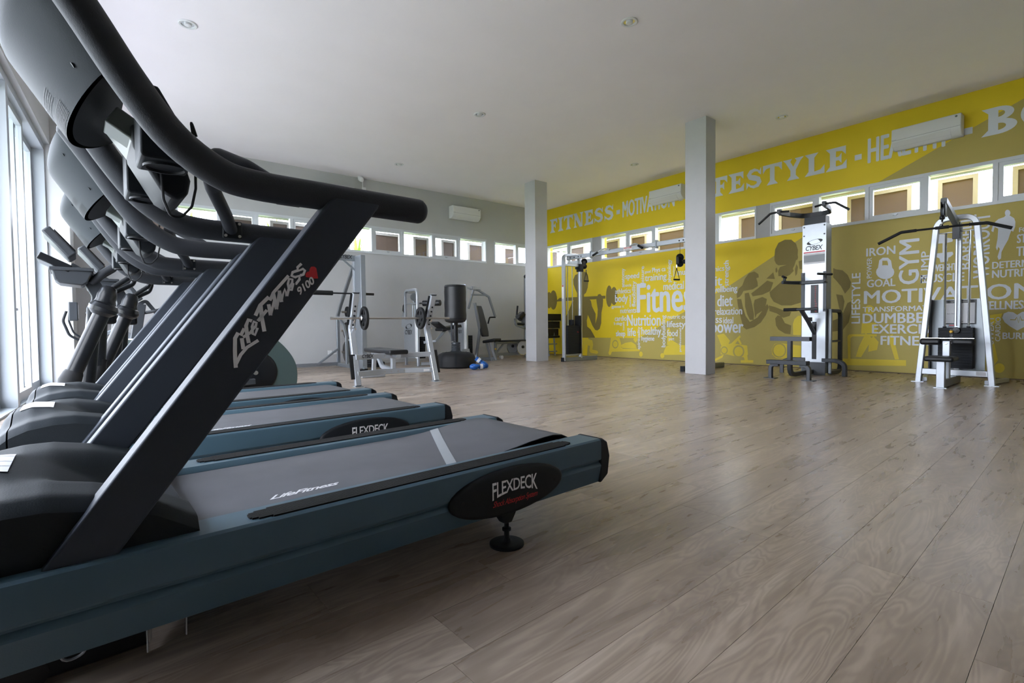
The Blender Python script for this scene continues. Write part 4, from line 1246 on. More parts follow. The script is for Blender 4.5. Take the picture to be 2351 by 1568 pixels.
def bench_press():
    ox, oy = 2.454, 6.378
    rz = math.atan2(-0.091, 0.9958)
    T = thing('bench_press', 'silver olympic bench press with a flat black bench and two uprights', 'weight bench', (ox, oy, 0), rz)
    for x, lab in ((0.03, 0), (1.13, 1)):
        u = MB().bar([(x, .04 - .04 * lab, .008), (x, .30, .765), (x, .06, 1.235)], .075, .075, .05, (1, 0, 0)).build('upright', 'silver_metal', T)
        MB().box(x - .039, x + .039, .02, .10, 1.230, 1.238).build('upright_cap', 'black_plastic', u, flat=True)
        MB().bar([(x - .045, .045, .10), (x - .045, .150, .42)] if lab == 0 else [(x + .045, .05, .12), (x + .045, .155, .44)], .016, .085, 0, (1, 0, 0)).build('foot_guard', 'black_rubber', u)
        sh = MB().bar([(x - .042, .29, .82), (x - .042, .08, 1.22)], .012, .05, 0, (1, 0, 0)).build('upright_liner', 'black_rubber', u)
        for k in range(5):
            f = .15 + .13 * k
            yy = .30 + (.06 - .30) * f; zz = .765 + .47 * f
            MB().cyl((x + (.0), yy - .04, zz - .02), (x, yy - .046, zz - .0215), .013, 8).build('hole', 'gloss_black', u)
        MB().cyl((x + .02, .26, .775), (x + .02, .18, .76), .014, 10).build('rack_pin', 'chrome', u)
        MB().tube([(x, .28, .855), (x, .16, .855), (x, .13, .89)], .014, 8).build('hook', 'chrome', u)
        foot_plate(T, x, .04 - .04 * lab, .10, .14)
    # two bent crossbars running back to the bench
    for z in (.385, .165):
        MB().bar([(.03, .13 if z > .3 else .07, z), (.42, .20, z), (.74, .20, z), (1.13, .13 if z > .3 else .06, z)], .055, .07, .02).build('crossbar', 'silver_metal', T)
        for xx in (.44, .53, .63, .72):
            MB().cyl((xx, .162, z), (xx, .170, z), .009, 8).build('bolt', 'steel', T)
    cybex_logo(T, (.11, .108, .370), (1, .18, 0), (0, 0, 1), .17, swoosh=False)
    MB().box(.96, 1.05, .042, .046, .148, .182).build('sticker', 'paper_white', T, flat=True)
    MB().bar([(.58, .23, .165), (.58, .23, .40)], .07, .06, 0, (1, 0, 0)).build('bench_post', 'silver_metal', T)
    MB().bar([(.58, .23, .165), (.58, .70, .20), (.58, .95, .39)], .055, .06, .15).build('bench_brace', 'silver_metal', T)
    MB().bar([(.58, .0, .385), (.58, 1.12, .385)], .06, .045).build('bench_spine', 'silver_metal', T)
    MB().bar([(.58, 1.05, .37), (.58, 1.12, .03)], .055, .06, 0, (1, 0, 0)).build('rear_leg', 'silver_metal', T)
    MB().bar([(.40, 1.12, .03), (.76, 1.12, .03)], .06, .05).build('rear_foot', 'silver_metal', T)
    padded(T, 'bench_pad', (.445, .715, -.02, 1.16, .405, .468), bevel=.022)
bench_press()

def rack_barbell():
    ox, oy = 2.454, 6.378
    rz = math.atan2(-0.091, 0.9958)
    B = thing('barbell', 'steel barbell with two plates resting on the bench press', 'barbell', (ox, oy, 0), rz)
    z = .905; y = .145
    MB().cyl((-.28, y, z), (1.42, y, z), .0135, 12).build('bar', 'steel', B)
    MB().cyl((-.28, y, z), (.0, y, z), .019, 12).build('sleeve', 'chrome', B)
    MB().cyl((1.20, y, z), (1.42, y, z), .0165, 12).build('sleeve', 'steel', B)
    for x, s in ((.16, 1), (.965, -1)):
        weight_disc(None, (x, y, z), (1, 0, 0), .158, .042, parent=B)
        MB().lathe([(.035, 0), (.035, .02), (.022, .03), (.022, .05), (0, .05)], (x - .02 * s, y, z), (-s, 0, 0), 12).build('collar', 'chrome', B)
rack_barbell()

def smith_machine():
    T = thing('smith_machine', 'tall grey smith machine rack against the grey wall behind the bench press', 'gym machine', (3.52, 9.0, 0))
    # local: right frame at x=0, left frame at x=-1.62; y positive towards the wall
    for x in (0, -1.62):
        s = 1 if x == 0 else -1
        MB().box(x - .045, x + .045, -.27, .06, .0, 2.085).build('column', 'grey_metal', T, bevel=.006)
        MB().box(x - s * .05 - .012, x - s * .05 + .012, .02, .09, .0, 2.10).build('guide_cover', 'silver_metal', T, bevel=.003)
        MB().bar([(x, 1.09, .06), (x, 1.09, 1.02), (x, .92, 1.22), (x, .10, 2.02)], .05, .06, .06, (1, 0, 0)).build('rear_brace', 'grey_metal', T)
        MB().bar([(x, 1.09, 1.02), (x, .75, .82), (x, .62, .60), (x, .62, .05)], .045, .05, .06, (1, 0, 0)).build('inner_brace', 'grey_metal', T)
        MB().bar([(x, -.30, .04), (x, 1.15, .04)], .06, .07).build('base_rail', 'grey_metal', T)
        for zz, R in ((.72, .155), (.30, .205)):
            MB().cyl((x - .02, .85, zz), (x + s * .20, .85, zz), .022, 10).build('storage_peg', 'steel', T)
        MB().cyl((x, .85, 1.09), (x + s * .22, .85, 1.09), .022, 10).build('storage_peg', 'steel', T)
        MB().prism([(.0, .0), (.12, .0), (.06, .10)], 'yz', x + s * .05, x + s * .06).build('foot_gusset', 'silver_metal', T, flat=True)
    MB().box(-1.60, -.03, .0, .05, 2.0, 2.10).build('top_beam', 'grey_metal', T, bevel=.004)
    cybex_logo(T, (-.33, -.002, 2.03), (1, 0, 0), (0, 0, 1), .24, swoosh=False)
    MB().bar([(-.24, .02, 2.0), (-.02, .02, 1.82)], .03, .03).build('corner_brace', 'grey_metal', T)
    MB().bar([(-1.38, .02, 2.0), (-1.60, .02, 1.82)], .03, .03).build('corner_brace', 'grey_metal', T)
    MB().bar([(-1.62, 1.09, .06), (0, 1.09, .06)], .05, .06).build('rear_rail', 'grey_metal', T)
    MB().bar([(-.45, 1.0, .06), (-.04, 1.0, .36)], .04, .04).build('rear_strut', 'grey_metal', T)
    bar = MB().cyl((-1.95, 0.13, 1.41), (.33, .13, 1.41), .014, 12).build('bar', 'black_rubber', T)
    MB().cyl((-.42, .13, 1.41), (-.82, .13, 1.41), .042, 16).build('bar_pad', 'black_rubber', bar)
    MB().cyl((.06, .13, 1.41), (.36, .13, 1.41), .024, 12).build('sleeve', 'rusty_plate', bar)
    MB().box(-.042, -.034, -.235, -.18, 1.10, 1.60).build('scale_label', 'paper_white', T, flat=True)
smith_machine()
for (x, y, z, R, t, m), lab in (((3.63, 9.13, 1.41, .20, .04, 'black_rubber'), 'black plate on the smith machine bar sleeve'),
                             ((3.63, 9.85, 1.09, .11, .035, 'black_rubber'), 'small black plate on the top storage peg of the smith machine'),
                             ((3.62, 9.85, .72, .17, .05, 'rusty_plate'), 'medium dusty plate on the middle storage peg of the smith machine'),
                             ((3.62, 9.85, .30, .22, .05, 'rusty_plate'), 'large dusty plate on the lowest storage peg of the smith machine')):
    o = thing('weight_plate', lab, 'weight plate', (x, y, z), 0, 'plates around the smith machine')
    weight_disc(None, (0, 0, 0), (1, 0, 0), R, t, m, False, 'disc', o)
    MB().lathe([(.03, -.004), (.038, 0), (.03, .004)], (t * .5 + .001, 0, 0), (1, 0, 0), 14, caps=False).build('hub', 'steel', o)
for (x, y, z, R), lab in (((3.40, 9.22 - .55, .02, .14), 'flat black plate lying on the floor at the foot of the smith machine'),
                          ((4.02, 9.55, .022, .23), 'large black plate at the bottom of the floor pile beside the smith machine'),
                          ((4.04, 9.56, .066, .21), 'middle black plate of the floor pile beside the smith machine'),
                          ((4.03, 9.56, .110, .17), 'top black plate of the floor pile beside the smith machine')):
    o = thing('weight_plate', lab, 'weight plate', (x, y, z), 0, 'plates around the smith machine')
    weight_disc(None, (0, 0, 0), (0, 0, 1), R, .04, 'black_rubber', False, 'disc', o)
    MB().lathe([(.026, 0), (.034, .003), (.026, .006)], (0, 0, .018), (0, 0, 1), 14, caps=False).build('hub', 'steel', o)

def stack_tower(T, y0, y1, h, x=0.0, depth=.26, panel_h=.93):
    """cybex style weight tower facing -x: silver panel, tube frame with rounded top, plates behind"""
    MB().bar([(x, y1, .01), (x, y1, h), (x, y0, h), (x, y0, .01)], .05, .05, .10, (1, 0, 0)).build('tower_frame', 'silver_metal', T)
    MB().bar([(x + depth, y1, .01), (x + depth, y1, h - .02), (x, y1, h - .02)], .045, .045, .06, (0, 1, 0)).build('tower_frame', 'silver_metal', T)
    p = MB().box(x - .03, x - .018, y0 + .07, y1 + .02, .16, panel_h).build('front_panel', 'silver_metal', T, flat=True)
    MB().box(x - .03, x - .015, y0 - .02, y0 + .06, .16, panel_h).build('side_panel', 'white_plastic', T, flat=True)
    cybex_logo(p, (x - .0315, y1 - .035, panel_h - .30), (0, -1, 0), (0, 0, 1), (y1 - y0) * .60)
    for k in range(12):
        MB().box(x + .05, x + .2, y0 + .07, y1 - .05, .15 + .036 * k, .15 + .036 * k + .034).build('weight', 'black_plastic', T, flat=True)
    for yy in (y0 + .12, y1 - .12):
        MB().cyl((x + .1, yy, .58), (x + .1, yy, h - .28), .012, 8).build('guide_rod', 'chrome', T)
    MB().bar([(x, y0, h - .27), (x, y1, h - .27)], .02, .025).build('rod_bracket', 'silver_metal', T)
    MB().lathe([(0, -.012), (.075, -.012), (.068, 0), (.075, .012), (0, .012)], (x + .06, (y0 + y1) / 2, h - .14), (0, 1, .0), 20).build('pulley', 'grey_metal', T)
    for xx, yy in ((x, y0), (x, y1), (x + depth, y1)):
        MB().box(xx - .05, xx + .05, yy - .05, yy + .05, 0, .008).build('foot_plate', 'silver_metal', T, flat=True)

def leg_curl():
    T = thing('leg_curl_machine', 'silver leg curl machine with a roller pad behind the bench press barbell', 'gym machine', (4.68, 9.0, 0))
    stack_tower(T, -.10, .42, 1.52)
    MB().prism([(.42, 1.28), (.50, 1.20), (.58, 1.02), (.62, .80), (.42, .72)], 'yz', .0, .02).build('cam_guard', 'silver_metal', T, flat=True)
    MB().prism([(.42, 1.30), (.53, 1.22), (.55, 1.12), (.42, 1.02)], 'yz', -.006, -.001).build('cam_cover', 'gloss_black', T, flat=True)
    MB().bar([(.05, .20, 1.40), (.08, .14, 1.20), (.08, .12, .80)], .035, .05, .1, (1, 0, 0)).build('cam_arm', 'grey_metal', T)
    MB().bar([(.12, .02, 1.25), (.12, -.25, 1.25)], .03, .03).build('roller_arm', 'charcoal_metal', T)
    MB().cyl((.10, -.16, 1.245), (.30, -.47, 1.245), .058, 18).build('roller_pad', 'black_vinyl', T)
    # seat with angled pads
    MB().obox((.58, -.30, .755), (.46, .30, .06), Matrix.Rotation(math.radians(-10), 3, 'Y')).build('seat', 'black_vinyl', T, bevel=.02, seg=3)
    MB().obox((.36, -.30, .80), (.24, .28, .055), Matrix.Rotation(math.radians(34), 3, 'Y')).build('thigh_pad', 'black_vinyl', T, bevel=.02, seg=3)
    MB().bar([(.1, -.15, .47), (.30, -.28, .50), (.52, -.30, .72)], .045, .05, .03).build('seat_arm', 'grey_metal', T)
    MB().bar([(.60, -.30, .72), (.72, -.32, .40), (.80, -.34, .20)], .045, .04, 0, (0, 1, 0)).build('adjust_post', 'grey_metal', T)
    for k in range(6):
        q = Vector((.615, -.325, .68)).lerp(Vector((.795, -.365, .22)), k / 5.5)
        MB().cyl(q, q + Vector((0, -.012, 0)), .009, 8).build('hole', 'gloss_black', T)
    MB().bar([(.05, -.12, .05), (.85, -.36, .05)], .05, .06).build('base_beam', 'silver_metal', T)
    MB().bar([(.80, -.34, .05), (.80, -.34, .22)], .05, .05, 0, (0, 1, 0)).build('base_post', 'silver_metal', T)
    MB().bar([(.62, -.45, .19), (.80, -.34, .19), (1.06, -.18, .19)], .04, .04).build('foot_bar', 'silver_metal', T)
    for a, b in ((.64, -.44), (1.04, -.20)):
        MB().prism([(a - .12, .19), (a - .07, .31), (a + .10, .31), (a + .12, .21)], 'xz', b - .006, b + .006).build('foot_rest', 'silver_metal', T, flat=True)
    MB().lathe([(0, 0), (.02, .005), (.03, .02), (.02, .035), (0, .04)], (.80, -.39, .25), (0, -1, 0), 12).build('knob', 'gloss_black', T)
leg_curl()

def chest_press():
    T = thing('chest_press_machine', 'silver chest press machine with black seat right of the punching bag', 'gym machine', (5.95, 9.15, 0))
    stack_tower(T, -.06, .36, 1.67)
    MB().bar([(.0, .16, 1.64), (.35, .26, 1.64), (.62, .30, 1.64)], .05, .05).build('top_arm', 'silver_metal', T)
    MB().box(.36, .44, .20, .34, 1.60, 1.68).build('pivot_block', 'silver_metal', T, bevel=.006)
    # press arms
    for yo in (0.0,):
        pts = [(.48, .35 + yo, 1.63), (.62, .35 + yo, 1.60), (.90, .35 + yo, 1.46), (1.08, .35 + yo, 1.00)]
        MB().bar(pts, .045, .05, .05, (0, 1, 0)).build('press_arm', 'grey_metal', T)
        MB().tube([(1.08, .35 + yo, .99), (.90, .33 + yo, .985), (.84, .31 + yo, .84)], .018, 12, .05).build('press_handle', 'black_rubber', T)
    MB().bar([(.40, .33, 1.50), (.82, .35, 1.50)], .04, .04).build('arm_crossbar', 'grey_metal', T)
    MB().bar([(.47, .35, 1.60), (.30, .30, 1.18)], .04, .04).build('link_arm', 'grey_metal', T)
    MB().bar([(.40, .18, .05), (.46, .10, .70), (.33, .10, 1.30)], .05, .06, .1).build('seat_spine', 'grey_metal', T)
    # back pad, leaning, tapered
    poly = [(-.10, 0), (.10, 0), (.125, .10), (.13, .30), (.115, .42), (.105, .60), (.085, .70), (-.085, .70), (-.105, .60), (-.115, .42), (-.13, .30), (-.125, .10)]
    mb = MB(); mb.prism(poly, 'yz', -.03, .03)
    ca, sa = math.cos(math.radians(-76)), math.sin(math.radians(-76))      # the seat faces the room at an angle
    mb.v = [((x - .20 * (z / .70)) * ca - y * sa + .58, (x - .20 * (z / .70)) * sa + y * ca + .06, z + .545) for x, y, z in mb.v]
    mb.build('back_pad', 'black_vinyl', T, bevel=.018, seg=3)
    MB().obox((.68, -.05, .455), (.34, .28, .065), Matrix.Rotation(math.radians(-70), 3, 'Z') @ Matrix.Rotation(math.radians(-9), 3, 'Y')).build('seat', 'black_vinyl', T, bevel=.022, seg=3)
    MB().bar([(.60, .06, .43), (.72, .04, .01)], .04, .045, 0, (0, 1, 0)).build('seat_leg', 'grey_metal', T)
    MB().bar([(.70, .06, .43), (.84, .04, .01)], .045, .05, 0, (0, 1, 0)).build('seat_leg', 'silver_metal', T)
    MB().lathe([(0, 0), (.018, .004), (.022, .018), (.014, .034), (0, .036)], (.80, .0, .26), (.3, -1, 0), 12).build('seat_pin', 'yellow_plastic', T)
    MB().bar([(.0, .16, .05), (.80, .05, .05)], .05, .06).build('base_beam', 'grey_metal', T)
    MB().box(.66, .92, -.04, .12, 0, .008).build('foot_plate', 'silver_metal', T, flat=True)
chest_press()

def punching_bag():
    T = thing('punching_bag', 'black freestanding punching bag on a round weighted base', 'punching bag', (5.10, 8.17, 0))
    n = 28
    MB().lathe([(.355, .005), (.375, .03), (.378, .12), (.365, .20), (.33, .25), (.26, .285), (.10, .30), (0, .30)], n=36).build('base', 'black_rubber', T)
    for k in range(8):
        a = 2 * PI * k / 8 + .2
        m = MB(); r0 = .384
        m.add([Vector((r * math.cos(a + da), r * math.sin(a + da), z)) for r, z in ((.380, .03), (.384, .12), (.370, .205), (.335, .256), (.268, .290)) for da in (-.045, .045)],
              [(2 * i, 2 * i + 1, 2 * i + 3, 2 * i + 2) for i in range(4)])
        m.build('base_rib', 'black_plastic', T)
    MB().lathe([(.10, .295), (.105, .31), (.085, .32)] + [(.088 - .006 * (k % 2), .325 + .012 * k) for k in range(9)] + [(.075, .44), (.085, .445), (.085, .475), (.05, .485), (0, .485)], n=22).build('collar', 'charcoal_metal', T)
    MB().cyl((0, 0, .47), (0, 0, .95), .045, 16).build('post', 'gloss_black', T)
    MB().cyl((-.07, .03, .50), (-.07, .03, .90), .018, 10).build('side_post', 'charcoal_metal', T)
    MB().lathe([(0, 0), (.02, .003), (.024, .02), (.016, .035), (0, .035)], (-.045, -.03, .83), (-1, -.4, 0), 12).build('lock_knob', 'grey_metal', T)
    prof = [(0, .845), (.12, .85), (.185, .875), (.205, .91)]
    for k in range(9):
        prof.append((.207 + .003 * math.sin(k * 2.1), .93 + .585 * k / 8))
    prof += [(.205, 1.545), (.195, 1.565), (.12, 1.572), (0, 1.575)]
    b = MB().lathe(prof, n=36).build('bag', 'black_vinyl', T)
    MB().lathe([(.2085, .925), (.2105, .93), (.2085, .935)], n=36, caps=False).build('seam', 'gloss_black', b)
    MB().lathe([(.207, 1.528), (.2095, 1.533), (.207, 1.538)], n=36, caps=False).build('seam', 'gloss_black', b)
punching_bag()

def glove(label, loc, rot, rz=0):
    T = thing('boxing_glove', label, 'boxing glove', loc, 0, 'blue boxing gloves')
    M = Matrix.Rotation(rz, 3, 'Z') @ rot
    def blob(c, rad, n=18, m=12):
        mb = MB()
        mb.grid(lambda a, b: M @ Vector((c[0] + rad[0] * math.sin(PI * a) * math.cos(2 * PI * b), c[1] + rad[1] * math.sin(PI * a) * math.sin(2 * PI * b), c[2] + rad[2] * math.cos(PI * a))), m, n)
        return mb
    blob((.07, 0, 0), (.085, .065, .055)).build('fist', 'glove_blue', T, sharp=180)
    blob((.035, .055, .02), (.065, .028, .028)).build('thumb', 'glove_blue', T, sharp=180)
    mb = MB(); prof = [(.050, -.02), (.047, -.06), (.050, -.10), (.046, -.125), (.038, -.125), (.036, -.06), (.050, -.02)]
    mb.lathe(prof, (0, 0, 0), (1, 0, 0), 18); mb.v = [tuple(M @ Vector((x, y * 1.0, z * .9))) for x, y, z in mb.v]
    mb.build('cuff', 'glove_blue', T, sharp=60)
    mb = MB(); mb.lathe([(.0515, -.035), (.0515, -.085)], (0, 0, 0), (1, 0, 0), 18, caps=False); mb.v = [tuple(M @ Vector((x, y * 1.0, z * .9))) for x, y, z in mb.v]
    mb.build('strap', 'paper_white', T, sharp=60)
    mb = MB(); mb.lathe([(.030, -.119), (0, -.118)], (0, 0, 0), (1, 0, 0), 16); mb.v = [tuple(M @ Vector((x, y, z * .9))) for x, y, z in mb.v]
    mb.build('lining', 'gloss_black', T)
    return T
glove('blue boxing glove lying on the floor with its cuff opening towards the camera', (5.09, 7.42, .056), Matrix.Rotation(0.0, 3, 'X'), math.radians(160))
glove('blue boxing glove tilted on top of the other glove beside the punching bag', (5.22, 7.50, .125), Matrix.Rotation(math.radians(38), 3, 'Y'), math.radians(-35))

def row_machine():
    T = thing('seated_row_machine', 'grey seated cable row machine partly hidden behind the far column', 'gym machine', (7.45, 9.40, 0))
    # local x towards the wall, seat rail along x
    MB().bar([(-.50, 0, .01), (-.50, 0, .46)], .05, .06, 0, (1, 0, 0)).build('front_post', 'grey_metal', T)
    MB().cyl((-.535, -.02, .42), (-.52, -.02, .42), .022, 12).build('post_cap', 'gloss_black', T)
    MB().bar([(-.50, 0, .385), (.55, 0, .385)], .05, .055).build('rail', 'grey_metal', T)
    MB().box(-.46, .50, -.14, .14, .415, .445).build('seat_board', 'black_vinyl', T, bevel=.01)
    MB().bar([(-.48, 0, .14), (-.26, 0, .36)], .04, .04).build('brace', 'grey_metal', T)
    MB().bar([(-.42, .1, .11), (.5, .1, .11)], .05, .06).build('base_rail', 'grey_metal', T)
    MB().cyl((-.33, -.03, .045), (-.33, .03, .045), .045, 14).build('wheel', 'white_plastic', T)
    for c, r in (((.10, .12, .27), .17), ((.27, -.06, .25), .175)):
        MB().lathe([(0, -.006), (r * .96, -.006), (r, 0), (r * .96, .006), (0, .006)], c, (0, 1, 0), 30).build('disc', 'label_grey' if c[1] > 0 else 'grey_post_paint', T)
        MB().lathe([(r * .95, -.010), (r, -.012), (r, .002)], c, (0, 1, 0), 30, caps=False).build('disc_rim', 'chrome', T)
        MB().cyl((c[0], c[1] - .03, c[2] + .02), (c[0], c[1] + .01, c[2] + .02), .035, 14).build('disc_hub', 'gloss_black', T)
    MB().bar([(.42, -.02, .01), (.42, -.02, 2.02)], .05, .07, 0, (1, 0, 0)).build('mast', 'grey_metal', T)
    MB().lathe([(0, -.015), (.05, -.015), (.05, .015), (0, .015)], (.40, -.05, 1.98), (0, 1, 0), 18).build('pulley', 'gloss_black', T)
    MB().tube([(.36, -.05, 1.98), (.34, -.05, .42)], .004, 6).build('cable', 'black_rubber', T)
    MB().bar([(.42, -.02, .72), (.10, -.05, .80), (.06, -.05, .96)], .05, .06, .04).build('pad_arm', 'grey_metal', T)
    MB().box(.32, .40, -.12, .04, .74, 1.06).build('pad_plate', 'grey_metal', T, bevel=.006)
    MB().cyl((.04, -.16, 1.0), (.28, .02, .94), .05, 16).build('roller_pad', 'black_vinyl', T)
    MB().obox((.22, -.06, 1.03), (.20, .16, .12), Matrix.Rotation(math.radians(-35), 3, 'Y')).build('chest_pad', 'black_vinyl', T, bevel=.03, seg=3)
    MB().tube([(.10, -.05, .97), (.14, -.05, 1.26)], .022, 10).build('handle', 'black_rubber', T)
    MB().box(.10, .36, -.10, .04, .80, .86).build('seat_block', 'gloss_black', T, bevel=.02)
    for xx in (-.50, .42):
        foot_plate(T, xx, 0, .09, .12, 'grey_metal')
row_machine()

# ------------------------------------------------------------------ ellipticals, bike and rower at the left
def elliptical(label, loc, rz, housing=True):
    T = thing('elliptical_trainer', label, 'elliptical', loc, rz, 'elliptical trainers')
    W = .27
    # centre post and neck
    MB().oval([(-.15, 0, .0), (-.05, 0, .93)], .055, .05, 16, 0, (1, 0, 0)).build('post', 'gloss_black', T)
    MB().bar([(-.06, 0, .90), (-.01, 0, 1.05), (-.07, 0, 1.18), (-.20, 0, 1.27)], .10, .05, .12, (0, 1, 0)).build('neck', 'charcoal_metal', T)
    MB().box(-.10, .08, -.16, .16, .83, .98).build('pivot_housing', 'black_plastic', T, bevel=.02)
    # moving arms
    for s, sw in ((-1, 0.0), (1, .16)):
        y = s * W
        # pivot ball and hood
        MB().lathe([(0, -.075), (.05, -.07), (.075, -.035), (.078, 0), (.070, .03), (.062, .05), (.062, .09), (.05, .14), (.03, .16), (0, .162)], (0, y, .965), (.25, 0, 1), 20).build('pivot_cover', 'gloss_black', T)
        MB().lathe([(0, -.055), (.06, -.05), (.09, -.02), (.095, .01), (.08, .04), (.04, .055), (0, .058)], (-.005, y - .02, .945), (.35, -.1, .9), 20).build('pivot_boot', 'gloss_black', T)
        lo = (-.20 + sw, y, .44)
        MB().oval([(-.01, y, .92), (lo[0], y, lo[2])], .054, .054, 16, 0, (0, 1, 0)).build('lower_arm', 'gloss_black', T)
        MB().lathe([(.05, .10), (.05, .05), (.062, .02), (.07, -.04), (.06, -.09), (0, -.1)], lo, (.35 - sw, 0, .9), 16).build('arm_joint', 'black_rubber', T)
        MB().bar([(lo[0], y, lo[2] - .10), (.30, y, .26), (1.05, y, .30)], .06, .05, .05).build('pedal_bar', 'charcoal_metal', T)
        MB().box(.34, .70, y - .09, y + .09, .285, .32).build('pedal', 'black_rubber', T, bevel=.01)
        up_ = [(.02, y, 1.07), (.07, y, 1.12), (.17, y, 1.20), (.185, y, 1.30), (.11, y, 1.42)] if s < 0 else [(.03, y, 1.07), (.10, y, 1.11), (.22, y, 1.18), (.245, y, 1.26), (.18, y, 1.40)]
        MB().tube(up_, .019, 12, .06).build('upper_arm', 'gloss_black', T)
        a, b = Vector(up_[-1]), Vector(up_[-2])
        d = (a - b).normalized()
        g = MB().cyl(a - d * .02, a + d * .115, .025, 14).build('arm_grip', 'black_rubber', T)
        MB().box(*(lambda q: (q.x + .018, q.x + .026, q.y - .008, q.y + .008, q.z - .035, q.z + .035))(a + d * .045)).build('sensor', 'orange_plastic', g, flat=True)
        # fixed inner handles
        yi = s * .12
        fx = [(-.06, yi * .5, 1.16), (.0, yi, 1.23), (.09, yi, 1.30), (.10, yi, 1.37), (.05, yi, 1.45)]
        MB().tube(fx, .028, 14, .06).build('fixed_handle', 'foam_black', T)
        MB().box(.03, .062, yi - .020, yi - .0, 1.455, 1.50).build('heart_sensor', 'orange_plastic', T, bevel=.004)
        MB().tube([(.055, yi, 1.44), (-.01, yi, 1.545)], .020, 12).build('handle_tip', 'foam_black', T)
    # console, reading rack and tray
    c = MB(); c.obox((-.245, 0, 1.445), (.062, .40, .245), Matrix.Rotation(math.radians(-38), 3, 'Y')); c.build('console', 'charcoal_metal', T, bevel=.012, seg=3)
    c = MB(); c.obox((-.212, 0, 1.465), (.004, .34, .19), Matrix.Rotation(math.radians(-38), 3, 'Y')); c.build('display', 'gloss_black', T, flat=True)
    c = MB(); c.obox((-.275, 0, 1.295), (.055, .36, .20), Matrix.Rotation(math.radians(-62), 3, 'Y')); c.build('reading_rack', 'gloss_black', T, bevel=.006)
    MB().prism([(-.30, 1.255), (-.28, 1.165), (-.25, 1.14), (-.12, 1.125), (-.09, 1.15), (-.06, 1.225), (-.06, 1.24)], 'xz', -.17, .17).build('tray', 'charcoal_metal', T, bevel=.01)
    MB().box(-.31, -.05, -.185, .185, 1.235, 1.262).build('tray_rim', 'charcoal_metal', T, bevel=.006)
    # base
    MB().bar([(-.35, 0, .06), (1.35, 0, .06)], .10, .10).build('base_beam', 'charcoal_metal', T)
    MB().bar([(-.32, -.30, .035), (-.32, .30, .035)], .07, .06).build('front_foot', 'charcoal_metal', T)
    # rounded rear drive housing
    poly = [(.86, .06), (.80, .30), (.86, .52), (1.00, .70), (1.13, .775), (1.19, .77), (1.25, .70), (1.35, .60), (1.43, .48), (1.46, .36), (1.45, .22), (1.40, .09), (1.36, .06)]
    sm = []
    n = len(poly)
    for i in range(n):
        p0, p1, p2, p3 = [Vector(poly[(i + k) % n]) for k in (-1, 0, 1, 2)]
        for k in range(4):
            t = k / 4
            q = 0.5 * ((2 * p1) + (p2 - p0) * t + (2 * p0 - 5 * p1 + 4 * p2 - p3) * t * t + (3 * p1 - p0 - 3 * p2 + p3) * t ** 3)
            sm.append((q.x, max(q.y, .03)))
    MB().prism(sm, 'xz', -.17, .17).build('drive_housing', 'teal_shell', T, bevel=.03, seg=4)
    for s in (-1, 1):
        MB().lathe([(0, .012), (.17, .010), (.192, .004), (.196, 0), (.196, -.01)], (1.08, s * .172, .37), (0, s, 0), 32).build('crank_disc', 'gloss_black', T)
        MB().cyl((1.08, s * .17, .37), (1.08, s * .20, .37), .02, 12).build('crank_hub', 'steel', T)
    return T
elliptical('nearer elliptical trainer with black swinging arms behind the treadmills', (-.075, 5.26, 0), TH)
elliptical('farther elliptical trainer with black swinging arms', (.085, 6.22, 0), TH)

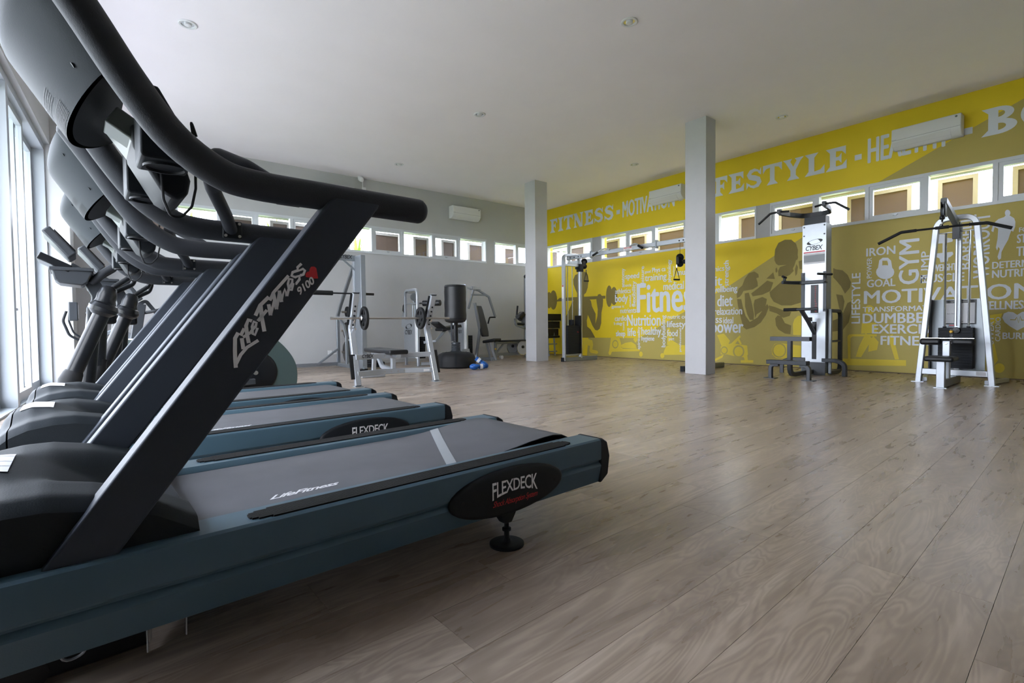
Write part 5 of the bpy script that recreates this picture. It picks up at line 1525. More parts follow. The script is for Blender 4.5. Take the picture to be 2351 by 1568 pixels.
def exercise_bike():
    T = thing('exercise_bike', 'grey green stationary bike with a LifeFitness post behind the ellipticals', 'exercise bike', (.20, 7.5, 0), TH)
    poly = [(-.20, .10), (-.215, .45), (-.16, .64), (-.12, .675), (.05, .665), (.22, .60), (.33, .54), (.36, .42), (.36, .10)]
    MB().prism(poly, 'xz', -.12, .12).build('shell', 'bike_green', T, bevel=.025, seg=3)
    MB().prism([(-.205, .40), (-.215, .45), (-.16, .645), (-.12, .682), (.05, .672), (.22, .608), (.335, .548), (.33, .53), (.05, .655), (-.12, .665), (-.15, .635)], 'xz', -.125, .125).build('shell_trim', 'white_plastic', T)
    p = MB().bar([(-.02, 0, .62), (.05, 0, 1.09)], .10, .105, 0, (0, 1, 0)).build('post', 'charcoal_metal', T)
    d = Vector((.07, 0, .47)).normalized()
    text('lettering', 'LifeFitness', 'logo_white', p, (.027, -.0515, .72), (d.x, 0, d.z), (-d.z, 0, d.x), .24, .034, .02, .3, .9)
    MB().bar([(.02, 0, 1.08), (.10, 0, 1.13), (.20, 0, .98)], .04, .045, .03, (0, 1, 0)).build('handlebar_stem', 'charcoal_metal', T)
    MB().tube([(.08, -.22, .985), (.17, -.24, 1.0), (.23, -.20, 1.03), (.21, 0, 1.0), (.23, .20, 1.03), (.17, .24, 1.0), (.08, .22, .985)], .017, 10, .05).build('handlebar', 'charcoal_metal', T)
    c = MB(); c.obox((-.02, 0, 1.22), (.05, .34, .22), Matrix.Rotation(math.radians(-35), 3, 'Y')); c.build('console', 'charcoal_metal', T, bevel=.012)
    for s in (-1, 1):
        MB().cyl((-.05, s * .12, .50), (-.05, s * .145, .50), .055, 20).build('crank_cover', 'white_plastic', T)
        MB().bar([(-.05, s * .155, .50), (-.05 - s * .17, s * .155, .49)] if s < 0 else [(-.05, .155, .50), (.12, .155, .52)], .02, .03).build('crank', 'silver_metal', T)
        MB().box(-.05 - s * -.17 * -1 - .05, -.05 - s * -.17 * -1 + .05, s * .17, s * .26, .48, .505).build('pedal', 'black_plastic', T, bevel=.006) if s > 0 else MB().box(.07, .17, -.26, -.17, .48, .505).build('pedal', 'black_plastic', T, bevel=.006)
    MB().prism([(.17, .60), (.21, .47), (.29, .35), (.36, .30), (.36, .36), (.28, .47), (.24, .58)], 'xz', -.135, -.124).build('pedal_guard', 'white_plastic', T)
    MB().bar([(-.45, 0, .05), (.55, 0, .05)], .09, .08).build('base_beam', 'charcoal_metal', T)
    for x in (-.42, .52):
        MB().bar([(x, -.28, .035), (x, .28, .035)], .07, .06).build('foot', 'charcoal_metal', T)
    MB().tube([(-.20, -.04, .58), (-.12, -.14, .54), (-.02, -.15, .56), (.02, -.15, .60)], .016, 8, .05).build('bottle_arm', 'silver_metal', T)
    MB().cyl((.02, -.15, .58), (.035, -.15, .64), .022, 10).build('lever_knob', 'black_plastic', T)
    MB().cyl((-.155, -.121, .335), (-.155, -.128, .335), .016, 10).build('indicator', 'yellow_plastic', T)
exercise_bike()

def water_rower():
    T = thing('water_rower', 'rowing machine with a blue water tank and a monitor on a curved arm', 'rowing machine', (-.05, 8.35, 0), TH)
    MB().lathe([(0, .12), (.24, .12), (.27, .16), (.275, .40), (.26, .62), (.20, .67), (0, .67)], (0, 0, 0), n=32).build('water_tank', 'blue_tank', T)
    MB().cyl((0, 0, .13), (0, 0, .66), .02, 10).build('paddle_shaft', 'charcoal_metal', T)
    MB().box(-.20, .20, -.01, .01, .25, .55).build('paddle', 'charcoal_metal', T, flat=True)
    for s in (-1, 1):
        MB().bar([(-.35, s * .20, .02), (-.30, s * .20, .62), (.10, s * .20, .80), (.34, s * .18, .55), (1.6, s * .14, .16)], .045, .05, .10, (0, 1, 0)).build('side_frame', 'grey_metal', T)
    MB().bar([(-.35, -.25, .03), (-.35, .25, .03)], .06, .06).build('front_foot', 'charcoal_metal', T)
    MB().bar([(1.6, -.20, .09), (1.6, .20, .09)], .06, .16).build('rear_foot', 'charcoal_metal', T)
    padded(T, 'seat', (.80, 1.06, -.15, .15, .44, .50), bevel=.02)
    MB().box(.85, 1.0, -.17, .17, .34, .44).build('seat_carriage', 'charcoal_metal', T, bevel=.006)
    MB().tube([(-.25, -.10, .62), (-.40, -.10, .72), (-.455, -.10, .90), (-.42, -.10, 1.02)], .014, 8, .10).build('monitor_arm', 'black_plastic', T)
    MB().tube([(-.20, -.10, .62), (-.36, -.10, .75), (-.40, -.10, .90), (-.39, -.10, 1.02)], .010, 8, .10).build('monitor_arm', 'black_plastic', T)
    MB().box(-.40, -.31, -.19, -.01, .90, 1.13).build('monitor', 'charcoal_metal', T, bevel=.012)
    MB().box(-.309, -.305, -.175, -.025, .93, 1.10).build('screen', 'white_plastic', T, flat=True)
water_rower()

# ------------------------------------------------------------------ painted mural (flat paint on the yellow wall,in wall coordinates y,z)
OLIVE_EDGE = [(8.648,0.467),(7.09,0.475),(6.273,0.876),(4.988,1.502),(4.136,1.988),(3.673,2.247)]
OLIVE_DIAG = [(2.589,2.936),(1.016,3.652)]
MURAL_DARK = {'squat_figure': [[(9.095,2.068),(9.021,2.085),(8.953,2.128),(8.853,2.139),(8.735,2.117),(8.658,2.045),(8.632,1.914),(8.661,1.717),(8.72,1.592),(8.787,1.553),(8.788,1.467),(9.027,1.479),(9.026,1.595),(9.098,1.717),(9.154,1.838),(9.165,1.956)],[(9.79,1.419),(9.789,1.45),(9.67,1.511),(8.085,1.486),(8.085,1.415),(9.671,1.42)],[(9.224,1.37),(9.051,1.474),(8.663,1.46),(8.556,1.384),(8.519,1.241),(8.4,1.054),(8.409,0.814),(8.344,0.996),(8.332,1.164),(8.361,1.305),(8.375,1.404),(8.322,1.527),(8.248,1.537),(8.175,1.464),(8.158,1.38),(8.17,1.242),(8.214,1.077),(8.223,0.826),(8.272,0.687),(8.347,0.645),(8.421,0.659),(8.515,0.773),(8.59,0.916),(8.659,1.037),(8.699,0.889),(8.688,0.745),(8.573,0.674),(8.497,0.574),(8.423,0.467),(9.486,0.455),(9.505,0.78),(9.46,0.99),(9.352,1.137),(9.246,1.312)],[(9.772,1.461),(9.781,1.373),(9.807,1.296),(9.845,1.239),(9.892,1.209),(9.942,1.211),(9.989,1.244),(10.027,1.304),(10.052,1.384),(10.059,1.475),(10.049,1.564),(10.023,1.642),(9.984,1.699),(9.936,1.727),(9.886,1.724),(9.84,1.69),(9.803,1.63),(9.779,1.55)],[(9.968,1.464),(9.976,1.389),(9.998,1.322),(10.03,1.274),(10.069,1.249),(10.11,1.25),(10.149,1.278),(10.18,1.329),(10.201,1.398),(10.207,1.475),(10.199,1.552),(10.177,1.619),(10.144,1.667),(10.105,1.691),(10.064,1.689),(10.025,1.66),(9.994,1.609),(9.975,1.541)],[(7.869,1.461),(7.875,1.373),(7.893,1.296),(7.919,1.24),(7.952,1.21),(7.986,1.211),(8.018,1.244),(8.045,1.303),(8.062,1.382),(8.067,1.472),(8.06,1.561),(8.043,1.638),(8.016,1.694),(7.983,1.723),(7.949,1.72),(7.917,1.688),(7.891,1.628),(7.874,1.55)],[(7.717,1.459),(7.723,1.385),(7.741,1.321),(7.769,1.274),(7.803,1.25),(7.839,1.252),(7.873,1.279),(7.901,1.328),(7.919,1.395),(7.925,1.47),(7.918,1.544),(7.9,1.608),(7.871,1.655),(7.837,1.678),(7.801,1.676),(7.767,1.648),(7.74,1.598),(7.723,1.532)]],'muscle_figure': [[(4.135,1.973),(4.122,2.1),(4.067,2.207),(3.958,2.248),(3.851,2.233),(3.772,2.153),(3.74,2.038),(3.745,1.956),(3.737,1.914),(3.749,1.874),(3.77,1.87),(3.796,1.781),(3.822,1.728),(3.808,1.685),(3.874,1.621),(3.927,1.598),(4.064,1.618),(4.07,1.709),(4.037,1.777),(3.929,1.803),(4.065,1.809),(4.106,1.841),(4.132,1.901)],[(4.719,1.498),(4.673,1.615),(4.598,1.713),(4.493,1.74),(4.419,1.683),(4.41,1.623),(4.457,1.613),(4.433,1.537),(4.427,1.463),(4.521,1.41),(4.611,1.401),(4.697,1.391),(4.727,1.332),(4.764,1.289),(4.82,1.262),(4.827,1.338),(4.79,1.442)],[(4.551,1.337),(4.432,1.419),(4.259,1.553),(4.152,1.51),(4.202,1.361),(4.344,1.302),(4.521,1.282)],[(4.216,1.341),(4.008,1.519),(3.638,1.505),(3.636,1.147),(3.687,1.13),(3.844,1.087),(4.006,1.093),(4.144,1.165),(4.201,1.26)],[(4.485,1.215),(4.344,1.261),(4.263,1.219),(4.286,1.089),(4.343,1.009),(4.445,0.947),(4.474,0.874),(4.49,1.008),(4.505,1.127)],[(4.82,1.246),(4.739,1.242),(4.702,1.074),(4.655,0.922),(4.573,0.807),(4.43,0.888),(4.257,1.132),(4.228,1.072),(4.279,0.928),(4.371,0.792),(4.488,0.71),(4.639,0.666),(4.7,0.711),(4.747,0.894),(4.801,1.108)],[(4.672,1.344),(4.596,1.355),(4.544,1.188),(4.495,0.948),(4.501,0.844),(4.573,0.846),(4.625,0.952),(4.665,1.103)],[(4.229,1.102),(4.116,1.068),(3.978,1.007),(3.843,0.974),(3.869,0.905),(3.977,0.873),(4.087,0.953),(4.214,0.999)],[(4.115,0.867),(4.073,0.918),(4.01,0.902),(3.949,0.779),(3.842,0.736),(3.854,0.581),(3.948,0.594),(4.058,0.665),(4.1,0.737)],[(4.274,1.589),(4.153,1.694),(4.124,1.571)],[(4.114,1.756),(4.092,1.774),(4.078,1.71),(4.097,1.678),(4.114,1.699)],[(3.787,1.711),(3.764,1.798),(3.738,1.748),(3.753,1.625),(3.779,1.594)],[(3.728,1.844),(3.654,1.863),(3.653,1.698),(3.712,1.71)],[(3.194,1.676),(3.152,1.651),(3.059,1.627),(2.985,1.545),(2.939,1.425),(2.952,1.336),(3.021,1.245),(3.08,1.371),(3.145,1.462),(3.193,1.523)],[(3.148,1.244),(3.055,1.221),(3.027,1.12),(3.049,0.965),(3.1,1.006)],[(3.196,0.81),(3.075,0.861),(2.986,1.092),(2.936,1.116),(2.926,0.987),(2.965,0.781),(3.05,0.651),(3.195,0.63)]]}
MURAL_LIGHT = {'rower_figure': [[(8.828,0.399),(8.73,0.443),(8.518,0.403),(8.488,0.29),(8.519,0.17),(8.35,0.147),(8.324,0.097),(8.369,0.067),(8.577,0.088),(8.615,0.144),(8.595,0.259),(8.731,0.285),(8.791,0.168),(8.839,0.108)]],'rowing_machine_shape': [[(7.951,0.279),(7.921,0.465),(7.804,0.501),(7.66,0.468),(7.618,0.357),(7.608,0.245),(7.556,0.219),(7.081,0.227),(7.081,0.179),(7.878,0.138),(7.952,0.078),(7.989,0.106)],[(7.626,0.301),(7.485,0.36),(7.314,0.385),(7.196,0.325),(7.163,0.23),(7.591,0.24)],[(7.263,0.446),(7.179,0.515),(7.129,0.448),(7.196,0.365)],[(7.908,0.109),(7.911,0.091),(7.918,0.075),(7.93,0.063),(7.945,0.057),(7.96,0.056),(7.975,0.061),(7.986,0.073),(7.994,0.088),(7.997,0.105),(7.994,0.123),(7.986,0.139),(7.974,0.151),(7.96,0.158),(7.944,0.158),(7.93,0.152),(7.918,0.141),(7.91,0.126)],[(6.999,0.114),(7.002,0.094),(7.011,0.076),(7.024,0.062),(7.04,0.054),(7.057,0.054),(7.073,0.06),(7.086,0.073),(7.095,0.09),(7.097,0.11),(7.094,0.131),(7.086,0.149),(7.073,0.163),(7.057,0.17),(7.039,0.171),(7.024,0.165),(7.011,0.152),(7.002,0.134)]],'rowing_machine_shape.b': [[(6.452,0.174),(6.392,0.304),(6.274,0.345),(5.931,0.341),(5.931,0.142),(6.452,0.117)],[(6.362,0.689),(6.303,0.715),(6.23,0.435),(6.072,0.35),(6.362,0.331)],[(6.431,0.102),(6.434,0.082),(6.443,0.065),(6.457,0.052),(6.474,0.044),(6.491,0.043),(6.508,0.049),(6.522,0.062),(6.531,0.078),(6.534,0.098),(6.531,0.118),(6.522,0.135),(6.508,0.148),(6.491,0.156),(6.473,0.156),(6.457,0.15),(6.443,0.138),(6.434,0.121)]],'bike_shape': [[(5.221,0.556),(5.081,0.588),(4.958,0.45),(4.999,0.356),(5.13,0.343)],[(5.147,0.336),(4.919,0.404),(4.824,0.391),(4.622,0.365),(4.606,0.199),(4.652,0.137),(4.886,0.158),(5.015,0.184),(5.146,0.179)],[(4.967,0.366),(4.762,0.56),(4.746,0.523),(4.893,0.349)],[(4.793,0.529),(4.724,0.393),(4.761,0.383),(4.824,0.492)],[(4.744,0.084),(4.506,0.096),(4.506,0.048),(4.744,0.035)],[(4.698,0.181),(4.622,0.199),(4.606,0.085),(4.667,0.082)],[(5.28,0.078),(5.08,0.181),(5.113,0.117),(5.28,0.03)]],'rowing_shape': [[(3.732,0.902),(3.647,0.905),(3.645,0.568),(3.809,0.573),(3.815,0.763),(3.79,0.847)],[(4.057,0.427),(3.643,0.38),(3.642,0.139),(4.097,0.155),(4.167,0.216),(4.173,0.318),(4.126,0.406)]],'treadmill_shape': [[(2.98,0.549),(2.959,0.583),(2.917,0.589),(2.583,0.591),(2.583,0.556),(2.911,0.553),(2.937,0.525),(2.934,0.095),(2.966,0.094)],[(3.075,0.19),(2.209,0.203),(2.208,0.117),(3.074,0.081)],[(2.436,0.554),(2.379,0.596),(2.295,0.211),(2.347,0.208)],[(2.73,0.611),(2.638,0.523),(2.788,0.224),(2.861,0.227),(2.815,0.399)],[(2.628,0.564),(2.557,0.47),(2.576,0.346),(2.691,0.312),(2.682,0.468)],[(2.783,0.768),(2.595,0.772),(2.579,0.612),(2.791,0.599)],[(2.617,0.967),(2.621,0.941),(2.632,0.918),(2.649,0.902),(2.67,0.893),(2.693,0.893),(2.715,0.903),(2.732,0.921),(2.744,0.945),(2.749,0.972),(2.745,0.998),(2.733,1.021),(2.716,1.038),(2.695,1.046),(2.672,1.045),(2.65,1.035),(2.633,1.017),(2.621,0.994)]],'ball_shape': [[(1.379,0.489),(1.25,0.476),(1.211,0.251),(1.245,0.182),(1.283,0.343),(1.376,0.271)],[(1.144,0.148),(1.147,0.126),(1.156,0.106),(1.17,0.091),(1.186,0.082),(1.205,0.081),(1.222,0.087),(1.236,0.101),(1.245,0.12),(1.249,0.142),(1.246,0.164),(1.237,0.184),(1.223,0.199),(1.206,0.208),(1.188,0.209),(1.171,0.202),(1.157,0.188),(1.148,0.169)],[(1.384,0.844),(1.178,0.879),(1.196,0.8),(1.361,0.626)]]}
MURAL_RINGS = [[(4.674,0.251),(4.68,0.21),(4.699,0.172),(4.729,0.144),(4.766,0.128),(4.805,0.126),(4.842,0.139),(4.872,0.166),(4.892,0.202),(4.899,0.244),(4.892,0.286),(4.873,0.324),(4.842,0.352),(4.806,0.368),(4.766,0.369),(4.73,0.355),(4.7,0.329),(4.681,0.293)],[(4.702,0.25),(4.706,0.219),(4.721,0.191),(4.743,0.17),(4.771,0.158),(4.8,0.157),(4.828,0.166),(4.85,0.186),(4.865,0.213),(4.871,0.245),(4.866,0.277),(4.851,0.305),(4.828,0.326),(4.801,0.338),(4.771,0.338),(4.744,0.328),(4.721,0.308),(4.707,0.281)],[(5.002,0.262),(5.006,0.235),(5.019,0.212),(5.038,0.193),(5.061,0.183),(5.086,0.182),(5.11,0.191),(5.129,0.208),(5.142,0.231),(5.147,0.258),(5.142,0.285),(5.13,0.309),(5.11,0.327),(5.087,0.337),(5.062,0.337),(5.038,0.329),(5.019,0.312),(5.007,0.289)],[(5.022,0.262),(5.025,0.242),(5.034,0.225),(5.048,0.212),(5.065,0.205),(5.083,0.204),(5.1,0.21),(5.114,0.222),(5.123,0.239),(5.127,0.258),(5.123,0.278),(5.114,0.295),(5.1,0.308),(5.083,0.315),(5.065,0.316),(5.048,0.309),(5.034,0.297),(5.025,0.281)],[(3.922,0.296),(3.929,0.251),(3.949,0.211),(3.981,0.181),(4.02,0.163),(4.063,0.162),(4.103,0.176),(4.135,0.204),(4.157,0.243),(4.165,0.289),(4.158,0.335),(4.136,0.375),(4.104,0.406),(4.064,0.422),(4.022,0.423),(3.982,0.408),(3.95,0.38),(3.93,0.341)],[(3.944,0.296),(3.949,0.259),(3.966,0.225),(3.992,0.2),(4.024,0.186),(4.059,0.184),(4.091,0.196),(4.118,0.22),(4.136,0.252),(4.142,0.289),(4.136,0.327),(4.119,0.361),(4.093,0.386),(4.06,0.4),(4.026,0.4),(3.993,0.388),(3.967,0.365),(3.95,0.333)],[(7.693,0.322),(7.699,0.287),(7.715,0.256),(7.74,0.233),(7.771,0.22),(7.803,0.219),(7.834,0.23),(7.859,0.252),(7.876,0.283),(7.881,0.318),(7.875,0.353),(7.858,0.384),(7.833,0.407),(7.802,0.42),(7.77,0.42),(7.739,0.409),(7.715,0.386),(7.699,0.356)],[(7.718,0.321),(7.722,0.296),(7.734,0.274),(7.753,0.257),(7.775,0.247),(7.799,0.247),(7.821,0.255),(7.84,0.271),(7.851,0.293),(7.856,0.318),(7.851,0.344),(7.839,0.366),(7.821,0.383),(7.798,0.392),(7.774,0.392),(7.752,0.384),(7.734,0.368),(7.722,0.346)]]
MURAL_WHITE = {'kettlebell_shape': [[(2.368,1.535),(2.375,1.499),(2.394,1.469),(2.424,1.448),(2.462,1.438),(2.502,1.441),(2.541,1.457),(2.572,1.484),(2.593,1.518),(2.601,1.556),(2.594,1.593),(2.574,1.624),(2.542,1.645),(2.504,1.654),(2.464,1.65),(2.426,1.633),(2.396,1.606),(2.375,1.572)],[(2.579,1.595),(2.561,1.734),(2.517,1.77),(2.449,1.762),(2.41,1.712),(2.39,1.578),(2.447,1.583),(2.448,1.67),(2.458,1.717),(2.521,1.724),(2.52,1.59)]],'dumbbell_shape': [[(1.857,2.025),(1.765,2.017),(1.764,1.969),(1.691,1.945),(1.699,1.904),(1.763,1.893),(1.869,1.896),(1.885,1.944),(1.879,1.986)],[(1.807,1.905),(1.764,1.899),(1.762,1.758),(1.806,1.757)],[(1.894,1.757),(1.697,1.761),(1.686,1.726),(1.718,1.691),(1.739,1.685),(1.749,1.629),(1.826,1.623),(1.838,1.682),(1.876,1.709)]],'runner_shape': [[(1.119,2.198),(1.121,2.183),(1.125,2.17),(1.132,2.161),(1.14,2.158),(1.15,2.159),(1.158,2.166),(1.166,2.177),(1.17,2.192),(1.172,2.207),(1.171,2.222),(1.166,2.235),(1.16,2.244),(1.151,2.247),(1.142,2.245),(1.133,2.239),(1.126,2.227),(1.121,2.213)],[(1.168,2.172),(1.121,2.164),(1.083,2.123),(1.071,2.077),(1.072,2.013),(1.09,1.95),(1.108,1.966),(1.121,1.916),(1.135,1.852),(1.172,1.765),(1.197,1.695),(1.2,1.61),(1.223,1.594),(1.235,1.636),(1.213,1.739),(1.229,1.768),(1.24,1.721),(1.252,1.763),(1.238,1.88),(1.233,2.012),(1.268,2.039),(1.28,1.972),(1.3,1.991),(1.282,2.086),(1.234,2.139),(1.177,2.156)]],'heart_shape': [[(1.177,0.818),(1.163,0.876),(1.121,0.899),(1.074,0.89),(1.036,0.855),(0.991,0.893),(0.945,0.897),(0.903,0.864),(0.895,0.795),(0.933,0.723),(1.033,0.648),(1.099,0.701),(1.153,0.759)]]}
MURAL_PULSE = [(1.101,0.793),(1.054,0.79),(1.041,0.823),(1.022,0.753),(1.008,0.836),(0.993,0.783),(0.944,0.79)]
MURAL_WORDS = [('h','speed',7.479,1.796,0.387,0.165),('h','socia',7.487,1.659,0.178,0.061),('h','athletics',7.78,1.51,0.454,0.113),('h','body',7.782,1.257,0.369,0.231),('h','gymnas ic',7.891,1.159,0.374,0.08),('h','nutrients',7.629,1.05,0.452,0.112),('h','cardio',7.794,0.871,0.345,0.119),('h','b ology',7.82,0.755,0.249,0.091),('h','Nutrition',7.432,0.753,0.905,0.253),('h','sleep',7.761,0.467,0.269,0.175),('h','life',7.416,0.518,0.227,0.188),('h','healthy',7.031,0.498,0.519,0.225),('h','hygiene',7.031,0.385,0.341,0.14),('h','training',6.93,1.696,0.554,0.185),('h','good',6.93,1.902,0.149,0.082),('h','Phys ca',6.74,1.891,0.341,0.13),('h','medical',6.45,1.512,0.491,0.167),('h','Fitness',7.144,1.048,1.617,0.647),('h','nutrit onal',6.347,0.894,0.553,0.087),('h','lifestyle',6.362,0.674,0.568,0.174),('h','food',6.362,0.523,0.256,0.141),('h','port',6.318,0.413,0.131,0.077),('h','muscle',6.114,1.804,0.427,0.124),('v','anatomy',7.473,1.652,0.434,0.111),('v','leisure',6.953,1.704,0.379,0.097),('v','flexibility',7.157,1.189,0.579,0.137),('v','mental',7.317,1.192,0.268,0.062),('v','issues',7.512,0.651,0.194,0.056),('v','spirituality',7.048,0.217,0.515,0.099),('v','bodybuilding',6.374,0.288,0.686,0.132),('v','physiology',6.238,1.679,0.475,0.117),('v','workout',6.18,1.787,0.219,0.04),('v','professional',6.004,0.199,0.49,0.068),('h','economics',5.666,1.808,0.588,0.094),('h','fit',5.351,1.526,0.228,0.197),('h','wellbeing',5.324,1.356,0.506,0.159),('h','diet',5.215,1.118,0.303,0.22),('h','relaxation',5.282,0.952,0.559,0.143),('h','fitness',5.594,0.797,0.473,0.146),('h','ideal',5.092,0.782,0.197,0.125),('h','power',5.329,0.523,0.629,0.246),('v','strength',4.958,1.508,0.487,0.126),('h','IRON',2.729,1.812,0.368,0.125),('h','GOAL',2.716,1.326,0.362,0.116),('h','MOTIVATION',2.752,1.068,1.886,0.203),('h','TRANSFORMATION',2.771,0.939,1.024,0.078),('h','DUMBBELL',2.767,0.762,0.959,0.15),('h','EXERCISE',2.641,0.603,0.793,0.14),('h','FITNESS',2.527,0.427,0.638,0.138),('v','LIFESTYLE',2.808,0.763,0.799,0.118),('v','POWER',2.657,1.469,0.319,0.066),('v','GYM',2.07,1.344,0.657,0.24),('v','PUMP',1.954,1.345,0.458,0.092),('h','WEIGHT',1.909,1.5,0.258,0.098),('h','MUSCLE',2.049,1.344,0.481,0.117),('h','DETERMINATION',1.283,1.481,0.735,0.091),('h','NUTRITION',1.282,1.357,0.534,0.102),('h','WELLNESS',1.419,0.932,0.483,0.112),('h','BURN',1.169,0.536,0.247,0.085),('h','FOCUS',1.034,1.934,0.207,0.06),('h','STRENGTH',1.05,1.794,0.397,0.112),('h','TEAM',1.053,1.625,0.231,0.12),('v','BARBELL',1.5,1.504,0.735,0.113),('v','WORKOUT',1.313,1.368,0.869,0.163),('v','ENERGY',1.343,0.339,0.519,0.036),('v','SWEAT',1.257,0.464,0.378,0.051),('v','CARDIO',1.192,0.505,0.323,0.05)]
MURAL_BANNER = [('slab','FITNESS',10.031,3.272,2.213,0.36),('slab','-',7.746,3.367,0.128,0.096),('thin','MOTIVATION',7.548,3.264,1.365,0.363),('slab','-',6.089,3.346,0.115,0.06),('slab','-',2.916,3.349,0.119,0.085),('thin','HEALTHY',2.72,3.265,0.975,0.372),('slab','-',1.615,3.354,0.12,0.091),('slab','LIFESTYLE',5.86,3.264,2.853,0.363),('slab','BODY',1.419,3.269,1.562,0.362)]
def wall_mk(off):
    return lambda a, b: (XR - off, a, b)
def paint_polys(name, polys, m, off):
    mb = MB()
    for k, pl in enumerate(polys):
        n = len(pl)
        mb.add([(XR - off - 0.00002 * k, a, b) for a, b in pl], [tuple(range(n))])
    o = build_flat(mb, name, m, wall_right)
    o['kind'] = 'stuff'
    return o
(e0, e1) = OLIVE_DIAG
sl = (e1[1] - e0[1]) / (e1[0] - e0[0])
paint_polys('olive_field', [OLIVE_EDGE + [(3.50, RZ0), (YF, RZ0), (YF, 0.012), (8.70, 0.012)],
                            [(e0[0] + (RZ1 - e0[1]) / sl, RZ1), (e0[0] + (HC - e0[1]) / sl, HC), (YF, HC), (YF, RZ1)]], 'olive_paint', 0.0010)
for n, pl in MURAL_LIGHT.items():
    paint_polys(n.split('.')[0], pl, 'light_yellow_paint', 0.0016)
for i in range(0, len(MURAL_RINGS), 2):
    a, b = MURAL_RINGS[i], MURAL_RINGS[i + 1]
    n = len(a); mb = MB()
    mb.add([(XR - 0.0024, p, q) for p, q in a] + [(XR - 0.0024, p, q) for p, q in b], [(k, (k + 1) % n, n + (k + 1) % n, n + k) for k in range(n)])
    build_flat(mb, 'wheel_outline', 'olive_paint', wall_right)
for n, pl in MURAL_DARK.items():
    paint_polys(n, pl, 'dark_olive_paint', 0.0020)
for n, pl in MURAL_WHITE.items():
    paint_polys(n, pl, 'white_paint_lettering', 0.0028)
mb = MB(); mb.ribbon(MURAL_PULSE, 0.012, wall_mk(0.0034)); build_flat(mb, 'pulse_line', 'olive_paint', wall_right)

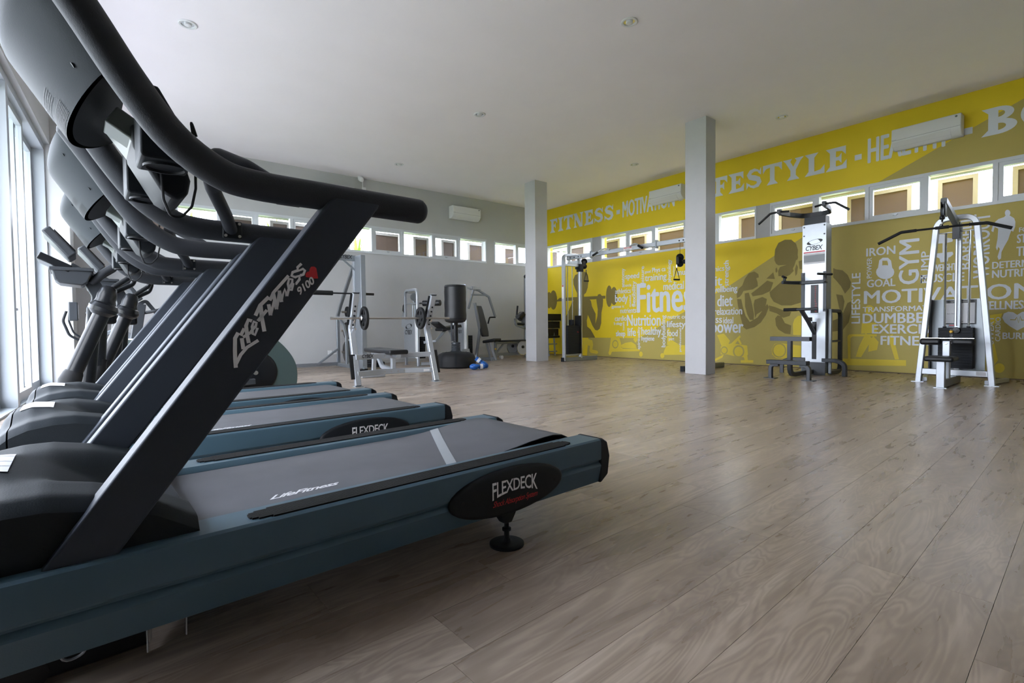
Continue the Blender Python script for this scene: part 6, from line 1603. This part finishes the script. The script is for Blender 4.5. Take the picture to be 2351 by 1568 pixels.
def slab_glyph(ch):
    stem = [(0, 0), (.62, 0), (.44, .2), (.44, .8), (.62, 1), (0, 1), (.18, .8), (.18, .2)]
    if ch == 'I': return .62, [stem]
    armt = [(.18, 1), (.86, 1), (.86, .62), (.70, .80), (.44, .84), (.18, .84)]
    mid = [(.44, .58), (.56, .58), (.68, .72), (.68, .28), (.56, .42), (.44, .42)]
    armb = [(.18, .16), (.44, .16), (.72, .20), (.90, .40), (.90, 0), (.18, 0)]
    fst = [(0, 0), (.62, 0), (.44, .2), (.44, 1), (0, 1), (.18, .8), (.18, .2)]
    if ch == 'F': return .88, [fst, armt, mid]
    if ch == 'E': return .92, [fst, armt, mid, armb]
    if ch == 'L': return .90, [[(0, 0), (.44, 0), (.44, .8), (.62, 1), (0, 1), (.18, .8), (.18, .2)], armb]
    if ch == 'T': return .98, [[(.20, 0), (.78, 0), (.61, .2), (.61, 1), (.37, 1), (.37, .2)], [(0, 1), (.98, 1), (.98, .60), (.82, .80), (.61, .85), (.37, .85), (.16, .80), (0, .60)]]
    if ch == 'N': return 1.06, [[(0, 0), (.38, 0), (.26, .15), (.26, .85), (0, 1), (.14, .8), (.14, .15)], [(0, 1), (.34, 1), (.94, 0), (.64, 0)], [(.80, .25), (.94, 0), (.94, .85), (1.06, 1), (.66, 1), (.80, .85)]]
    if ch == 'Y': return 1.0, [[(0, 1), (.44, 1), (.36, .88), (.5, .62), (.66, .88), (.58, 1), (1.0, 1), (.85, .85), (.63, .45), (.63, .2), (.80, 0), (.20, 0), (.37, .2), (.37, .45), (.14, .85)]]
    if ch == 'B':
        def bowl(cx, cy, rx, ry, ix, iy):
            o_ = ell(cx, cy, rx, ry, 12, -PI / 2, PI / 2); i_ = ell(cx, cy, ix, iy, 12, -PI / 2, PI / 2)
            return o_ + i_[::-1]
        return .95, [[(0, 0), (.44, 0), (.44, 1), (0, 1), (.18, .8), (.18, .2)], bowl(.44, .74, .40, .26, .17, .12), bowl(.44, .27, .48, .27, .20, .125)]
    if ch in 'OD':
        o_ = ell(.5, .5, .5, .5, 32); i_ = ell(.5, .5, .22, .36, 32)
        return 1.02, [[o_[k], o_[(k + 1) % 32], i_[(k + 1) % 32], i_[k]] for k in range(32)]
    if ch == 'S':
        c = [(.76, .74), (.68, .86), (.50, .92), (.30, .87), (.20, .73), (.28, .60), (.50, .52), (.70, .42), (.76, .27), (.66, .13), (.46, .08), (.28, .14), (.16, .27)]
        ws = [.06, .10, .15, .21, .25, .26, .27, .26, .25, .21, .15, .10, .06]
        m_ = MB(); m_.ribbon(c, ws, lambda a, b: (a, b, 0))
        polys = [[(m_.v[i][0], m_.v[i][1]) for i in f] for f in m_.f]
        polys += [[(.70, .74), (.86, 1.0), (.86, .62), (.80, .66)], [(.06, 0), (.06, .38), (.14, .30), (.24, .26)]]
        return .90, polys
    return .5, [[(.05, .0), (.45, .0), (.45, 1), (.05, 1)]]
for kind, t, y0, z0, w, h in MURAL_BANNER:
    if kind == 'thin':
        text('banner_word', t, 'white_paint_lettering', wall_right, (XR - .003, y0, z0), (0, -1, 0), (0, 0, 1), w, h, 0.0, 0, 1.0, 0.010)
        continue
    gl = [slab_glyph(c) for c in t]
    tot = sum(g[0] for g in gl) + 0.05 * (len(gl) - 1)
    mb = MB(); x = 0; nk = 0
    for adv, polys in gl:
        for pl in polys:
            nk += 1
            mb.add([(XR - .003 - .00003 * nk, y0 - (x + a) / tot * w, z0 + b * h) for a, b in pl], [tuple(range(len(pl)))])
        x += adv + 0.05
    build_flat(mb, 'banner_word' if t != '-' else 'banner_dash', 'white_paint_lettering', wall_right)
for d, t, y0, z0, w, h in MURAL_WORDS:
    low = t.islower() or t in ('Nutrition', 'Fitness', 'Phys ca')
    if d == 'h':
        text('mural_word', t, 'white_paint_lettering', wall_right, (XR - .003, y0, z0), (0, -1, 0), (0, 0, 1), w, h, 0.0, 0, 1.0, h * 0.028 if low else h * 0.035)
    else:
        text('mural_word', t, 'white_paint_lettering', wall_right, (XR - .003, y0, z0), (0, 0, 1), (0, 1, 0), w, h, 0.0, 0, 1.0, h * 0.03)
